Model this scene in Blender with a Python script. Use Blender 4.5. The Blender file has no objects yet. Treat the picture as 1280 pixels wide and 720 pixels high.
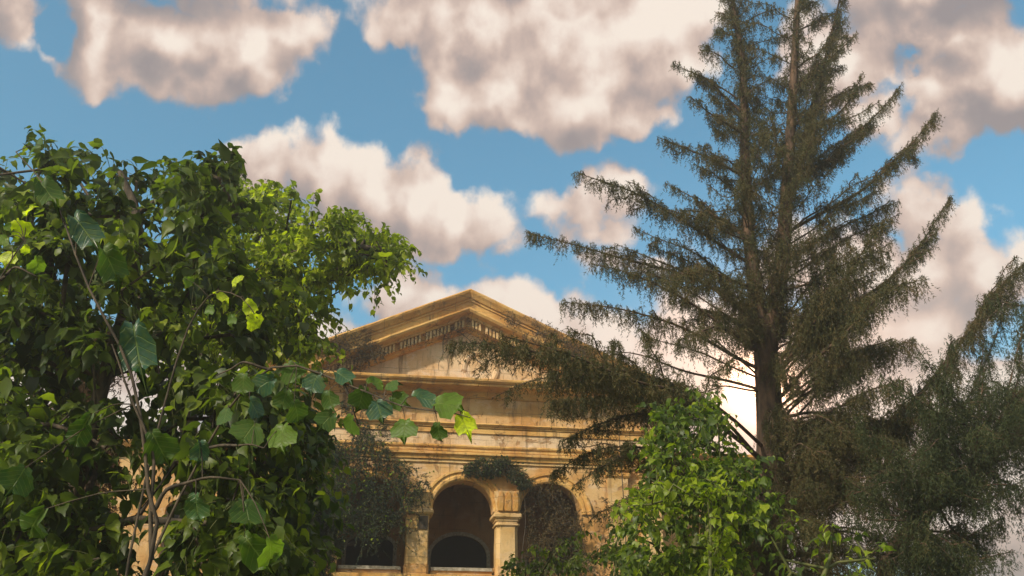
import bpy, math, random
import numpy as np
from mathutils import Vector, Matrix, noise as mnoise

random.seed(7)
rng = np.random.default_rng(7)
SC = bpy.context.scene
COL = SC.collection
R = math.radians

# ------------------------------------------------------------------ camera
FPX = 1200.0
PITCH = R(24)
CZ = 1.6
cam_d = bpy.data.cameras.new("camera")
cam_d.sensor_width = 36
cam_d.lens = 36 * FPX / 1280
cam_d.clip_end = 5000
cam = bpy.data.objects.new("camera", cam_d)
COL.objects.link(cam)
cam.location = (0, 0, CZ)
cam.rotation_euler = (R(90) + PITCH, 0, 0)
SC.camera = cam

# ------------------------------------------------------------------ sun, exposure
SUN_EL, SUN_AZ = R(35), math.atan2(-0.66, -0.75)      # azimuth from +Y towards +X
sdir = Vector((math.sin(SUN_AZ) * math.cos(SUN_EL), math.cos(SUN_AZ) * math.cos(SUN_EL), math.sin(SUN_EL)))
sl = bpy.data.lights.new("sun", 'SUN')
sl.energy = 4.9
sl.angle = R(2.5)
sl.color = (1.0, 0.87, 0.70)
sun = bpy.data.objects.new("sun", sl)
COL.objects.link(sun)
sun.rotation_euler = sdir.to_track_quat('Z', 'Y').to_euler()
sun.location = (-20, -20, 30)
SC.view_settings.view_transform = 'Standard'
SC.view_settings.look = 'None'
SC.view_settings.exposure = 0.12
SC.view_settings.gamma = 1.0

# ------------------------------------------------------------------ world: sky and clouds
def ray(x, y):
    a = (x - 640) / FPX
    b = (360 - y) / FPX
    return Vector((a, math.cos(PITCH) - b * math.sin(PITCH), math.sin(PITCH) + b * math.cos(PITCH)))

def at(x, y, Y):                      # the point at distance Y (along +Y) in that direction
    r = ray(x, y)
    return Vector((r.x / r.y * Y, Y, CZ + r.z / r.y * Y))

def azel(x, y):
    r = ray(x, y).normalized()
    return math.atan2(r.x, r.y), math.asin(r.z)

class NT:
    """small helper for building node graphs"""
    dims = '3D'
    def __init__(s, tree):
        s.t = tree
        s.n = tree.nodes
        s.l = tree.links
    def node(s, kind, **kw):
        n = s.n.new(kind)
        for k, v in kw.items():
            setattr(n, k, v)
        return n
    def put(s, sock, v):
        if v is None:
            return
        if isinstance(v, bpy.types.NodeSocket):
            s.l.new(v, sock)
        else:
            sock.default_value = v
    def m(s, op, a, b=None, c=None, clamp=False):
        n = s.node('ShaderNodeMath', operation=op, use_clamp=clamp)
        s.put(n.inputs[0], a); s.put(n.inputs[1], b); s.put(n.inputs[2], c)
        return n.outputs[0]
    def v(s, op, a, b=None):
        n = s.node('ShaderNodeVectorMath', operation=op)
        s.put(n.inputs[0], a); s.put(n.inputs[1], b)
        return n.outputs['Value'] if op in ('LENGTH', 'DOT_PRODUCT', 'DISTANCE') else n.outputs[0]
    def sep(s, a):
        n = s.node('ShaderNodeSeparateXYZ'); s.put(n.inputs[0], a)
        return n.outputs
    def comb(s, x, y, z):
        n = s.node('ShaderNodeCombineXYZ')
        s.put(n.inputs[0], x); s.put(n.inputs[1], y); s.put(n.inputs[2], z)
        return n.outputs[0]
    def noise(s, vec, scale, detail=4, rough=0.5, dist=0.0, color=False, lac=2.0):
        n = s.node('ShaderNodeTexNoise')
        n.noise_dimensions = s.dims
        s.put(n.inputs['Vector'], vec); n.inputs['Scale'].default_value = scale
        n.inputs['Detail'].default_value = detail; n.inputs['Roughness'].default_value = rough
        n.inputs['Distortion'].default_value = dist; n.inputs['Lacunarity'].default_value = lac
        return n.outputs['Color' if color else 'Fac']
    def smooth(s, a, lo, hi, to0=0.0, to1=1.0):
        n = s.node('ShaderNodeMapRange', interpolation_type='SMOOTHSTEP')
        s.put(n.inputs[0], a)
        n.inputs[1].default_value = lo; n.inputs[2].default_value = hi
        n.inputs[3].default_value = to0; n.inputs[4].default_value = to1
        return n.outputs[0]
    def mix(s, f, a, b, blend='MIX'):
        n = s.node('ShaderNodeMix', data_type='RGBA', blend_type=blend)
        s.put(n.inputs[0], f); s.put(n.inputs[6], a); s.put(n.inputs[7], b)
        return n.outputs[2]

# cumulus lobes: (x, y, rx, ry) turned into azimuth / elevation angles
BLOBS = [
 # grey cloud, upper left
 (120,30,75,75),(210,55,95,70),(300,60,100,75),(355,50,70,55),(245,100,85,45),(125,95,40,32),(5,20,45,62),(180,-60,220,70),
 # large bright cloud, upper centre
 (510,15,65,45),(600,30,105,90),(700,40,115,105),(800,50,95,95),(850,30,60,70),(620,120,65,55),(730,130,80,70),(790,140,45,45),(565,115,38,48),(670,-50,240,70),
 # cumulus in the middle
 (330,215,52,48),(400,225,70,58),(470,240,65,55),(520,245,58,58),(560,270,60,48),(605,285,45,38),(440,275,110,40),(640,305,40,20),
 # small soft cloud between them
 (720,250,48,40),(775,235,50,35),(740,285,80,20),(690,268,35,28),
 # low bank behind the pediment
 (500,365,60,38),(560,400,90,50),(640,385,75,42),(690,400,70,45),(740,420,80,40),(630,450,300,50),
 # cloud at upper right
 (1130,30,100,75),(1210,70,110,95),(1270,100,90,85),(1060,80,60,50),(1100,140,50,38),(1190,140,75,45),(1020,60,50,60),(1200,-50,200,80),
 # cumulus right of the spruce
 (1145,270,60,55),(1195,290,50,52),(1165,340,95,70),(1215,360,60,60),(1080,330,80,70),(1000,320,60,60),(1270,330,24,34),(1120,420,140,60),
 # bright bank low down
 (900,500,200,110),(1100,540,260,110),(860,420,90,50),(300,470,180,60),(100,520,200,80),(800,330,60,24),(1260,480,100,60),(1000,650,400,80),(1240,640,160,100),(380,560,200,60),
]
HOLES = [(62,50,26,34),(1142,76,20,10),(655,215,40,20)]
GREY = [(200,15,170,65,0.62),(240,80,60,40,0.25),(20,25,60,50,0.8),(1230,55,100,60,0.42),(1200,-10,140,60,.35),(1225,130,50,40,0.35),
        (395,275,120,32,0.5),(300,225,30,50,0.6),(600,100,130,70,-0.42),(790,60,90,80,-0.4),(330,90,90,40,-.25),(1100,110,80,60,-.3),(500,300,90,20,.3),(1200,360,60,40,.25),
        (350,10,90,50,.35),(640,215,160,20,.2)]

W = bpy.data.worlds.new("World")
SC.world = W
W.use_nodes = True
W.cycles.sampling_method = 'MANUAL'
W.cycles.sample_map_resolution = 512
W.node_tree.nodes.clear()

def cloud_group():
    g = bpy.data.node_groups.new("cloud_field", 'ShaderNodeTree')
    g.interface.new_socket('Vector', in_out='INPUT', socket_type='NodeSocketVector')
    g.interface.new_socket('Density', in_out='OUTPUT', socket_type='NodeSocketFloat')
    g.interface.new_socket('Billow', in_out='OUTPUT', socket_type='NodeSocketFloat')
    g.interface.new_socket('Soft', in_out='OUTPUT', socket_type='NodeSocketFloat')
    t = NT(g); t.dims = '2D'
    gi = t.node('NodeGroupInput'); go = t.node('NodeGroupOutput')
    vec = gi.outputs[0]                                   # (azimuth, elevation, 0)
    w1 = t.v('SUBTRACT', t.noise(vec, 9, 3, 0.55, color=True), (0.5, 0.5, 0.5))
    w2 = t.v('SUBTRACT', t.noise(vec, 34, 5, 0.6, color=True), (0.5, 0.5, 0.5))
    def scale(a, k):
        n = t.node('ShaderNodeVectorMath', operation='SCALE')
        t.put(n.inputs[0], a); n.inputs['Scale'].default_value = k
        return n.outputs[0]
    p = t.v('ADD', t.v('ADD', vec, scale(w1, 0.055)), scale(w2, 0.026))
    acc = None
    def blob(x, y, rx, ry):
        a, e = azel(x, y)
        a2, _ = azel(x + 10, y); _, e2 = azel(x, y - 10)
        ra = rx * abs(a2 - a) / 10; re = ry * abs(e2 - e) / 10
        n = t.node('ShaderNodeVectorMath', operation='MULTIPLY_ADD')
        t.put(n.inputs[0], p); n.inputs[1].default_value = (1 / ra, 1 / re, 0)
        n.inputs[2].default_value = (-a / ra, -e / re, 0)
        return t.m('MULTIPLY', t.m('SUBTRACT', 1.0, t.v('LENGTH', n.outputs[0])), min(rx, ry) / 60.0)
    for b in BLOBS:
        f = blob(*b)
        acc = f if acc is None else t.m('SMOOTH_MAX', acc, f, 0.12)
    for h in HOLES:
        f = t.m('MULTIPLY', blob(*h), -1.7)
        acc = t.m('SMOOTH_MIN', acc, f, 0.3)
    # beyond these lobes the same kind of sky goes on
    ax, el, _ = t.sep(vec)
    away = t.smooth(t.v('DISTANCE', vec, (0.0, PITCH, 0.0)), 0.62, 0.85)
    far = t.m('MULTIPLY', t.m('SUBTRACT', t.noise(t.v('MULTIPLY', vec, (1, 1.5, 1)), 2.6, 3, 0.5), 0.5), 5.0)
    acc = t.m('ADD', t.m('MULTIPLY', acc, t.m('SUBTRACT', 1.0, away)), t.m('MULTIPLY', far, away))
    vor = t.node('ShaderNodeTexVoronoi', feature='SMOOTH_F1', voronoi_dimensions='2D')
    t.put(vor.inputs['Vector'], t.v('ADD', vec, scale(w1, 0.04)))
    vor.inputs['Scale'].default_value = 13
    vor.inputs['Detail'].default_value = 1.6
    vor.inputs['Roughness'].default_value = 0.55
    vor.inputs['Smoothness'].default_value = 0.6
    bil = t.m('MULTIPLY', t.m('SUBTRACT', 0.55, vor.outputs['Distance']), 0.60)
    fb = t.m('MULTIPLY', t.m('SUBTRACT', t.noise(vec, 20, 7, 0.58), 0.5), 0.60)
    d = t.m('ADD', t.m('ADD', t.m('ADD', acc, 0.17), bil), fb)
    t.l.new(d, go.inputs[0])
    soft = t.m('ADD', t.m('ADD', acc, t.m('MULTIPLY', bil, 0.85)), t.m('MULTIPLY', t.m('SUBTRACT', t.noise(vec, 20, 2.5, 0.5), 0.5), 0.45))
    t.l.new(bil, go.inputs[1])
    t.l.new(soft, go.inputs[2])
    return g

wt = NT(W.node_tree)
tc = wt.node('ShaderNodeTexCoord')
dirv = wt.v('NORMALIZE', tc.outputs['Generated'])
dx, dy, dz = wt.sep(dirv)
az = wt.m('ARCTAN2', dx, dy)
el = wt.m('ARCSINE', dz)
ae = wt.comb(az, el, 0.0)
CG = cloud_group()
def cfield(v):
    n = wt.node('ShaderNodeGroup'); n.node_tree = CG
    wt.put(n.inputs[0], v)
    return n.outputs
d0, bil0, s0 = cfield(ae)[:3]
d1, bil1, s1 = cfield(wt.v('ADD', ae, (0.016, 0.028, 0.0)))[:3]
alpha = wt.smooth(d0, -0.02, 0.36)
rel = wt.m('ADD', wt.m('ADD', wt.m('MULTIPLY', wt.m('SUBTRACT', s0, s1), 0.46), wt.m('MULTIPLY', wt.m('SUBTRACT', d0, d1), 0.22)), wt.m('MULTIPLY', bil0, 0.6))
rimthin = wt.smooth(d0, 0.10, 0.6, 0.05, 0.0)
grey = None
for x, y, rx, ry, k in GREY:
    a, e = azel(x, y); a2, _ = azel(x + 10, y); _, e2 = azel(x, y - 10)
    n = wt.node('ShaderNodeVectorMath', operation='MULTIPLY_ADD')
    wt.put(n.inputs[0], ae)
    ra = rx * abs(a2 - a) / 10; re = ry * abs(e2 - e) / 10
    n.inputs[1].default_value = (1 / ra, 1 / re, 0); n.inputs[2].default_value = (-a / ra, -e / re, 0)
    L = wt.v('LENGTH', n.outputs[0])
    f = wt.m('MULTIPLY', wt.m('EXPONENT', wt.m('MULTIPLY', wt.m('MULTIPLY', L, L), -1.0)), k)
    grey = f if grey is None else wt.m('ADD', grey, f)
lum = wt.m('ADD', wt.m('ADD', 0.62, rel), rimthin)
lum = wt.m('SUBTRACT', lum, wt.m('MULTIPLY', grey, 0.42))
ramp = wt.node('ShaderNodeValToRGB')
wt.put(ramp.inputs[0], wt.m('MAXIMUM', wt.m('MINIMUM', lum, 1.0), 0.0))
cr = ramp.color_ramp
cr.interpolation = 'B_SPLINE'
cr.elements[0].position = 0.0; cr.elements[0].color = (0.31, 0.27, 0.275, 1)
cr.elements[1].position = 1.0; cr.elements[1].color = (0.95, 0.84, 0.73, 1)
for p_, c_ in ((0.22, (0.38, 0.32, 0.31)), (0.42, (0.53, 0.405, 0.36)), (0.62, (0.70, 0.54, 0.455)), (0.82, (0.86, 0.72, 0.63))):
    e_ = cr.elements.new(p_); e_.color = (*c_, 1)
cloudcol = ramp.outputs[0]
# warm bright veil low down where the day is brightest
ga, ge = azel(940, 520)
gd = wt.v('DISTANCE', wt.v('MULTIPLY', ae, (1.0, 1.25, 1.0)), (ga, ge * 1.25, 0.0))
glow = wt.m('EXPONENT', wt.m('MULTIPLY', wt.m('MULTIPLY', gd, gd), -26.0))
cloudcol = wt.mix(wt.m('MULTIPLY', glow, 0.75, clamp=True), cloudcol, (1.05, 0.82, 0.68, 1))
sky = wt.node('ShaderNodeTexSky', sky_type='NISHITA')
sky.sun_disc = False
sky.sun_elevation = SUN_EL
sky.sun_rotation = SUN_AZ
sky.air_density = 1.0
sky.dust_density = 1.2
sky.ozone_density = 1.5
STR = 0.12
skyc = wt.mix(1.0, sky.outputs[0], (0.95, 1.62, 1.50, 1), 'MULTIPLY')
k = wt.node('ShaderNodeVectorMath', operation='SCALE')
wt.put(k.inputs[0], cloudcol); k.inputs['Scale'].default_value = 1.0 / STR
hz = wt.smooth(el, 0.42, 0.05, 0.0, 0.55)
skyc = wt.mix(hz, skyc, (0.62 / STR, 0.60 / STR, 0.58 / STR, 1))
fin = wt.mix(wt.m('MULTIPLY', alpha, 0.985), skyc, k.outputs[0])
# the brightest place of the sky, low behind the spruce trunk
sa, se = azel(952, 485)
sdv = wt.v('DISTANCE', ae, (sa, se, 0.0))
core = wt.m('EXPONENT', wt.m('MULTIPLY', wt.m('MULTIPLY', sdv, sdv), -100.0))
core2 = wt.m('EXPONENT', wt.m('MULTIPLY', wt.m('MULTIPLY', sdv, sdv), -1300.0))
fin = wt.mix(1.0, fin, wt.mix(core2, (0, 0, 0, 1), (7 / STR, 3.6 / STR, 1.9 / STR, 1)), 'ADD')
fin = wt.mix(1.0, fin, wt.mix(core, (0, 0, 0, 1), (0.62 / STR, 0.34 / STR, 0.19 / STR, 1)), 'ADD')
below = wt.smooth(el, -0.02, 0.03)
fin = wt.mix(below, (0.25 / STR, 0.22 / STR, 0.16 / STR, 1), fin)
bg = wt.node('ShaderNodeBackground')
wt.put(bg.inputs[0], fin); bg.inputs[1].default_value = STR
wo = wt.node('ShaderNodeOutputWorld')
wt.l.new(bg.outputs[0], wo.inputs[0])

# ------------------------------------------------------------------ object helpers
def tag(o, label=None, cat=None, group=None, kind=None):
    if label: o['label'] = label
    if cat: o['category'] = cat
    if group: o['group'] = group
    if kind: o['kind'] = kind
    return o

def thing(name, loc, label, cat, group=None, rz=0.0):
    o = bpy.data.objects.new(name, None)
    COL.objects.link(o)
    o.location = loc
    o.rotation_euler = (0, 0, rz)
    o.empty_display_size = 0.3
    return tag(o, label, cat, group)

def link(name, me, mat=None, parent=None):
    o = bpy.data.objects.new(name, me)
    COL.objects.link(o)
    if mat is not None and not me.materials:
        me.materials.append(mat)
    if parent is not None:
        o.parent = parent
    return o

def mesh_np(name, V, Fs, smooth=False):
    """V (n,3); Fs list of (m,k) index arrays"""
    me = bpy.data.meshes.new(name)
    V = np.asarray(V, dtype=np.float32)
    Fs = [np.asarray(f, dtype=np.int32) for f in Fs if len(f)]
    me.vertices.add(len(V))
    me.vertices.foreach_set('co', V.ravel())
    nl = sum(f.size for f in Fs)
    me.loops.add(nl)
    me.loops.foreach_set('vertex_index', np.concatenate([f.ravel() for f in Fs]))
    npoly = sum(len(f) for f in Fs)
    me.polygons.add(npoly)
    tot = np.concatenate([np.full(len(f), f.shape[1], np.int32) for f in Fs])
    st = np.concatenate([[0], np.cumsum(tot)[:-1]]).astype(np.int32)
    me.polygons.foreach_set('loop_start', st)
    me.polygons.foreach_set('loop_total', tot)
    if smooth:
        me.polygons.foreach_set('use_smooth', np.ones(npoly, bool))
    me.update(calc_edges=True)
    return me

class MB:
    def __init__(s):
        s.v = []; s.f = []
    def box(s, x0, x1, y0, y1, z0, z1):
        b = len(s.v)
        s.v += [(x0,y0,z0),(x1,y0,z0),(x1,y1,z0),(x0,y1,z0),(x0,y0,z1),(x1,y0,z1),(x1,y1,z1),(x0,y1,z1)]
        s.f += [(b,b+3,b+2,b+1),(b+4,b+5,b+6,b+7),(b,b+1,b+5,b+4),(b+1,b+2,b+6,b+5),(b+2,b+3,b+7,b+6),(b+3,b,b+4,b+7)]
    def quad(s, a, b, c, d):
        i = len(s.v); s.v += [a, b, c, d]; s.f.append((i, i+1, i+2, i+3))
    def sweep(s, rings, closed=True, caps=True):
        """rings: list of equally long vertex rings"""
        b = len(s.v); n = len(rings[0])
        for r_ in rings: s.v += [tuple(p) for p in r_]
        for i in range(len(rings) - 1):
            for j in range(n if closed else n - 1):
                j2 = (j + 1) % n
                s.f.append((b+i*n+j, b+i*n+j2, b+(i+1)*n+j2, b+(i+1)*n+j))
        if caps and closed:
            s.f.append(tuple(b + j for j in range(n))[::-1])
            s.f.append(tuple(b + (len(rings)-1)*n + j for j in range(n)))
    def jitter(s, amp, sc=3.0):
        out = []
        for p in s.v:
            q = Vector(p)
            d = mnoise.noise_vector(q * sc) * amp + mnoise.noise_vector(q * sc * 4.1) * amp * 0.5
            out.append(tuple(q + d))
        s.v = out
    def build(s, name, mat, parent=None, smooth=False, bevel=0.0):
        me = bpy.data.meshes.new(name)
        me.from_pydata(s.v, [], s.f)
        me.update()
        if smooth:
            for p in me.polygons: p.use_smooth = True
        o = link(name, me, mat, parent)
        if bevel:
            m = o.modifiers.new('bevel', 'BEVEL'); m.width = bevel; m.segments = 2; m.limit_method = 'ANGLE'
        return o

# ------------------------------------------------------------------ materials
def new_mat(name):
    m = bpy.data.materials.new(name)
    m.use_nodes = True
    m.node_tree.nodes.clear()
    t = NT(m.node_tree)
    out = t.node('ShaderNodeOutputMaterial')
    return m, t, out

def principled(t, out, col, rough=0.8, bump=None, bstr=0.4, bdist=0.02, spec=0.3):
    b = t.node('ShaderNodeBsdfPrincipled')
    t.put(b.inputs['Base Color'], col); t.put(b.inputs['Roughness'], rough)
    b.inputs['Specular IOR Level'].default_value = spec
    if bump is not None:
        n = t.node('ShaderNodeBump')
        n.inputs['Strength'].default_value = bstr; n.inputs['Distance'].default_value = bdist
        t.put(n.inputs['Height'], bump)
        t.l.new(n.outputs[0], b.inputs['Normal'])
    t.l.new(b.outputs[0], out.inputs[0])
    return b

def plaster(name, base, pale, tone=1.13, stain=0.6, pinkish=0.3):
    m, t, out = new_mat(name)
    tcn = t.node('ShaderNodeTexCoord')
    P = tcn.outputs['Object']
    c1 = tuple(v * tone for v in base) + (1,)
    c2 = tuple(v * tone for v in pale) + (1,)
    n1 = t.noise(P, 0.9, 6, 0.6)
    col = t.mix(t.smooth(n1, 0.40, 0.62), c1, c2)
    # greyed pink limewash left in patches
    n2 = t.noise(t.v('MULTIPLY', P, (1, 1, 1.8)), 1.7, 7, 0.65, 0.4)
    col = t.mix(t.m('MULTIPLY', t.smooth(n2, 0.52, 0.60), pinkish), col, (0.60 * tone, 0.47 * tone, 0.36 * tone, 1))
    # vertical rain streaks
    st = t.noise(t.v('MULTIPLY', P, (2.6, 2.6, 0.5)), 1.5, 8, 0.68, 0.35)
    st2 = t.noise(P, 0.6, 3, 0.5)
    k1 = t.m('MULTIPLY', t.smooth(st, 0.50, 0.70), t.smooth(st2, 0.38, 0.55))
    col = t.mix(t.m('MULTIPLY', k1, stain), col, (0.13, 0.075, 0.035, 1))
    # fallen render: rough darker orange-brown masonry
    n3 = t.noise(P, 1.3, 8, 0.7, 0.8)
    patch = t.smooth(n3, 0.60, 0.625)
    brickn = t.noise(P, 9, 5, 0.7)
    brc = t.mix(brickn, (0.24, 0.11, 0.045, 1), (0.42, 0.24, 0.10, 1))
    col = t.mix(t.m('MULTIPLY', patch, 0.8), col, brc)
    # fine speckle of dirt
    n4 = t.noise(P, 26, 6, 0.7)
    col = t.mix(t.smooth(n4, 0.52, 0.75, 0, 0.55), col, (0.18, 0.115, 0.06, 1))
    # cracks
    vo = t.node('ShaderNodeTexVoronoi', feature='DISTANCE_TO_EDGE')
    t.put(vo.inputs['Vector'], t.v('ADD', P, t.v('MULTIPLY', t.noise(P, 2.5, 4, 0.6, color=True), (0.9, 0.9, 0.9))))
    vo.inputs['Scale'].default_value = 0.55
    crack = t.m('MULTIPLY', t.smooth(vo.outputs['Distance'], 0.010, 0.0), t.smooth(t.noise(P, 0.8, 2, 0.5), 0.5, 0.6))
    col = t.mix(t.m('MULTIPLY', crack, 0.75), col, (0.10, 0.06, 0.03, 1))
    px_, py_, pz_ = t.sep(t.v('ADD', P, t.v('MULTIPLY', t.noise(P, 3, 3, .5, color=True), (.03, .03, .03))))
    bk = t.node('ShaderNodeTexBrick'); bk.offset = .5
    t.put(bk.inputs['Vector'], t.comb(px_, pz_, 0.0)); bk.inputs['Scale'].default_value = 1.0
    bk.inputs['Brick Width'].default_value = 1.15; bk.inputs['Row Height'].default_value = .46
    bk.inputs['Mortar Size'].default_value = .011; bk.inputs['Mortar Smooth'].default_value = .3
    joint = t.m('MULTIPLY', bk.outputs['Fac'], t.smooth(t.noise(P, 1.1, 3, .6), .42, .56))
    col = t.mix(t.m('MULTIPLY', joint, 0.6), col, (0.14, 0.08, 0.04, 1))
    h = t.m('SUBTRACT', t.m('ADD', t.m('MULTIPLY', t.noise(P, 14, 8, 0.7), 0.6), t.m('MULTIPLY', n1, 0.4)),
            t.m('ADD', t.m('MULTIPLY', patch, 0.6), t.m('MULTIPLY', crack, 0.7)))
    principled(t, out, col, 0.88, h, 0.75, 0.035, 0.15)
    return m

M = {}
M['plaster'] = plaster('ochre_plaster', (0.43, 0.225, 0.072), (0.53, 0.34, 0.155), stain=.9)
M['trim'] = plaster('ochre_moulding', (0.44, 0.22, 0.055), (0.57, 0.345, 0.115), stain=0.9, pinkish=0.12)
M['pale'] = plaster('pale_limewash', (0.52, 0.33, 0.165), (0.58, 0.42, 0.26), stain=0.85, pinkish=0.5)
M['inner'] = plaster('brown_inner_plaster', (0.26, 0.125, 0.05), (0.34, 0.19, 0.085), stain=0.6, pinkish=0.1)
M['stone'] = plaster('carved_stone', (0.44, 0.27, 0.10), (0.56, 0.38, 0.18), stain=0.7, pinkish=0.2)

def simple_mat(name, c0, c1, scale=6, rough=0.8, stretch=(1, 1, 1), bstr=0.4, bdist=0.01, spec=0.25):
    m, t, out = new_mat(name)
    tcn = t.node('ShaderNodeTexCoord')
    P = t.v('MULTIPLY', tcn.outputs['Object'], stretch)
    n = t.noise(P, scale, 7, 0.65)
    col = t.mix(t.smooth(n, 0.35, 0.65), (*c0, 1), (*c1, 1))
    principled(t, out, col, rough, n, bstr, bdist, spec)
    return m
M['frame'] = simple_mat('weathered_frame', (0.42, 0.36, 0.26), (0.24, 0.19, 0.12), 12, 0.7)
M['sill'] = simple_mat('grey_sill', (0.42, 0.38, 0.30), (0.22, 0.19, 0.13), 9, 0.8)
M['roof'] = simple_mat('rusty_roof', (0.16, 0.07, 0.04), (0.26, 0.13, 0.07), 3, 0.7)
M['ground'] = simple_mat('overgrown_ground', (0.07, 0.10, 0.03), (0.16, 0.13, 0.07), 1.5, 0.95, bdist=0.05)
M['bark'] = simple_mat('spruce_bark', (0.042, 0.028, 0.020), (0.13, 0.078, 0.048), 10, 0.95, (1, 1, 0.25), 1.0, 0.03)
M['bark_dark'] = simple_mat('dark_bark', (0.035, 0.028, 0.02), (0.10, 0.075, 0.05), 14, 0.9, (1, 1, 0.3), 0.9, 0.015)
M['stem'] = simple_mat('green_stem', (0.06, 0.075, 0.02), (0.12, 0.12, 0.04), 14, 0.7)

def glass_mat():
    m, t, out = new_mat('dark_dusty_glass')
    P = t.node('ShaderNodeTexCoord').outputs['Object']
    n = t.noise(P, 2.2, 6, 0.6)
    col = t.mix(n, (0.005, 0.006, 0.006, 1), (0.022, 0.021, 0.018, 1))
    principled(t, out, col, 0.6, t.noise(P, 1.5, 2, 0.5), 0.3, 0.02, 0.25)
    return m
M['glass'] = glass_mat()

def leaf_mat(name, cols, trans=0.45, rough=0.45, clump=0.5, spec=0.4, tgain=1.6, veins=False):
    """cols: list of (position, rgb) picked leaf by leaf; a share of light passes through"""
    m, t, out = new_mat(name)
    geo = t.node('ShaderNodeNewGeometry')
    oi = t.node('ShaderNodeObjectInfo')
    P = geo.outputs['Position']
    rnd = t.m('FRACT', t.m('ADD', geo.outputs['Random Per Island'], oi.outputs['Random']))
    cl = t.noise(P, clump, 3, 0.55)
    f = t.m('ADD', t.m('MULTIPLY', rnd, 0.55), t.m('MULTIPLY', t.m('SUBTRACT', cl, 0.27), 1.0), clamp=True)
    rp = t.node('ShaderNodeValToRGB')
    t.put(rp.inputs[0], f)
    e = rp.color_ramp.elements
    e[0].position = cols[0][0]; e[0].color = (*cols[0][1], 1)
    e[1].position = cols[-1][0]; e[1].color = (*cols[-1][1], 1)
    for p_, c_ in cols[1:-1]:
        x = e.new(p_); x.color = (*c_, 1)
    col = rp.outputs[0]
    nf = t.noise(P, 40, 3, 0.6)
    col = t.mix(t.smooth(nf, 0.45, 0.7, 0, 0.25), col, (0.05, 0.05, 0.02, 1))
    b = t.node('ShaderNodeBsdfPrincipled')
    if veins:          # midrib and side veins, in the leaf's own coordinates
        ox, oy, oz = t.sep(t.node('ShaderNodeTexCoord').outputs['Object'])
        ax_ = t.m('ABSOLUTE', ox)
        mid_ = t.smooth(ax_, 0.022, 0.006)
        q_ = t.m('FRACT', t.m('MULTIPLY', t.m('SUBTRACT', oy, t.m('MULTIPLY', ax_, 0.75)), 6.5))
        side_ = t.smooth(t.m('ABSOLUTE', t.m('SUBTRACT', q_, 0.5)), 0.10, 0.02)
        vv = t.m('MAXIMUM', mid_, t.m('MULTIPLY', side_, 0.6))
        blot = t.noise(P, 28, 4, 0.6)
        col = t.mix(t.smooth(blot, 0.40, 0.72, 0, .55), col, (0.09, 0.12, 0.02, 1))
        col = t.mix(t.m('MULTIPLY', vv, 0.45), col, (0.20, 0.26, 0.06, 1))
        bn_ = t.node('ShaderNodeBump'); bn_.inputs['Strength'].default_value = 0.6; bn_.inputs['Distance'].default_value = 0.006
        t.put(bn_.inputs['Height'], t.m('SUBTRACT', t.m('MULTIPLY', blot, .8), vv)); t.l.new(bn_.outputs[0], b.inputs['Normal'])
    t.put(b.inputs['Base Color'], col); b.inputs['Roughness'].default_value = rough
    b.inputs['Specular IOR Level'].default_value = spec
    tr = t.node('ShaderNodeBsdfTranslucent')
    tcv = t.mix(1.0, col, (1.15 * tgain, 1.25 * tgain, 0.45 * tgain, 1), 'MULTIPLY')
    t.put(tr.inputs[0], tcv)
    mx = t.node('ShaderNodeMixShader')
    mx.inputs[0].default_value = trans
    t.l.new(b.outputs[0], mx.inputs[1]); t.l.new(tr.outputs[0], mx.inputs[2])
    t.l.new(mx.outputs[0], out.inputs[0])
    return m

M['leaf_dark'] = leaf_mat('dark_broad_leaves', [(0, (0.010, 0.020, 0.007)), (0.40, (0.026, 0.048, 0.010)), (0.72, (0.060, 0.100, 0.012)), (1, (0.12, 0.17, 0.018))], 0.4, clump=.7, spec=.3)  # dark palette; on the lower left tree it paints the crown's shade
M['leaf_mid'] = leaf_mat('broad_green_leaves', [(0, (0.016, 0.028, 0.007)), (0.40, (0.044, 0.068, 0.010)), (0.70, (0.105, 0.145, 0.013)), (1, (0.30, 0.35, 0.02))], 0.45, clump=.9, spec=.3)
M['leaf_near'] = leaf_mat('near_green_leaf', [(0, (0.025, 0.065, 0.014)), (1, (0.07, 0.13, 0.018))], 0.35, .45, veins=True, spec=.3)
M['leaf_bright'] = leaf_mat('near_bright_leaf', [(0, (0.06, 0.13, 0.018)), (1, (0.14, 0.22, 0.02))], 0.45, .45, veins=True, spec=.3)
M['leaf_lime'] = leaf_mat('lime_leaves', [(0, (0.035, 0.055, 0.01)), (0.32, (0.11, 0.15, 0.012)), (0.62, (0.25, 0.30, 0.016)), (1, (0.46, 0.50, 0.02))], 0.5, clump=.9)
M['leaf_yellow'] = leaf_mat('yellow_green_leaf', [(0, (0.40, 0.50, 0.01)), (1, (0.66, 0.74, 0.015))], 0.5, veins=True)
M['leaf_sapling'] = leaf_mat('sapling_leaves', [(0, (0.10, 0.15, 0.015)), (.5, (0.22, 0.28, 0.015)), (1, (0.36, 0.42, 0.015))], 0.5, clump=2)  # brighter palette with the shrub's sunlit highlights put into the colour
M['leaf_blue'] = leaf_mat('bluish_glossy_leaf', [(0, (0.018, 0.055, 0.032)), (0.5, (0.03, 0.09, 0.04)), (1, (0.07, 0.13, 0.03))], 0.3, 0.42, spec=0.35)
M['leaf_bluen'] = leaf_mat('near_bluish_leaf', [(0, (0.018, 0.055, 0.032)), (0.5, (0.028, 0.085, 0.045)), (1, (0.06, 0.12, 0.03))], 0.25, 0.38, spec=0.4, veins=True)
M['leaf_shrub'] = leaf_mat('bright_shrub_leaves', [(0, (0.022, 0.042, 0.014)), (0.36, (0.060, 0.098, 0.018)), (0.62, (0.14, 0.20, 0.02)), (1, (0.40, 0.45, 0.018))], 0.5, clump=1.2)
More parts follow.
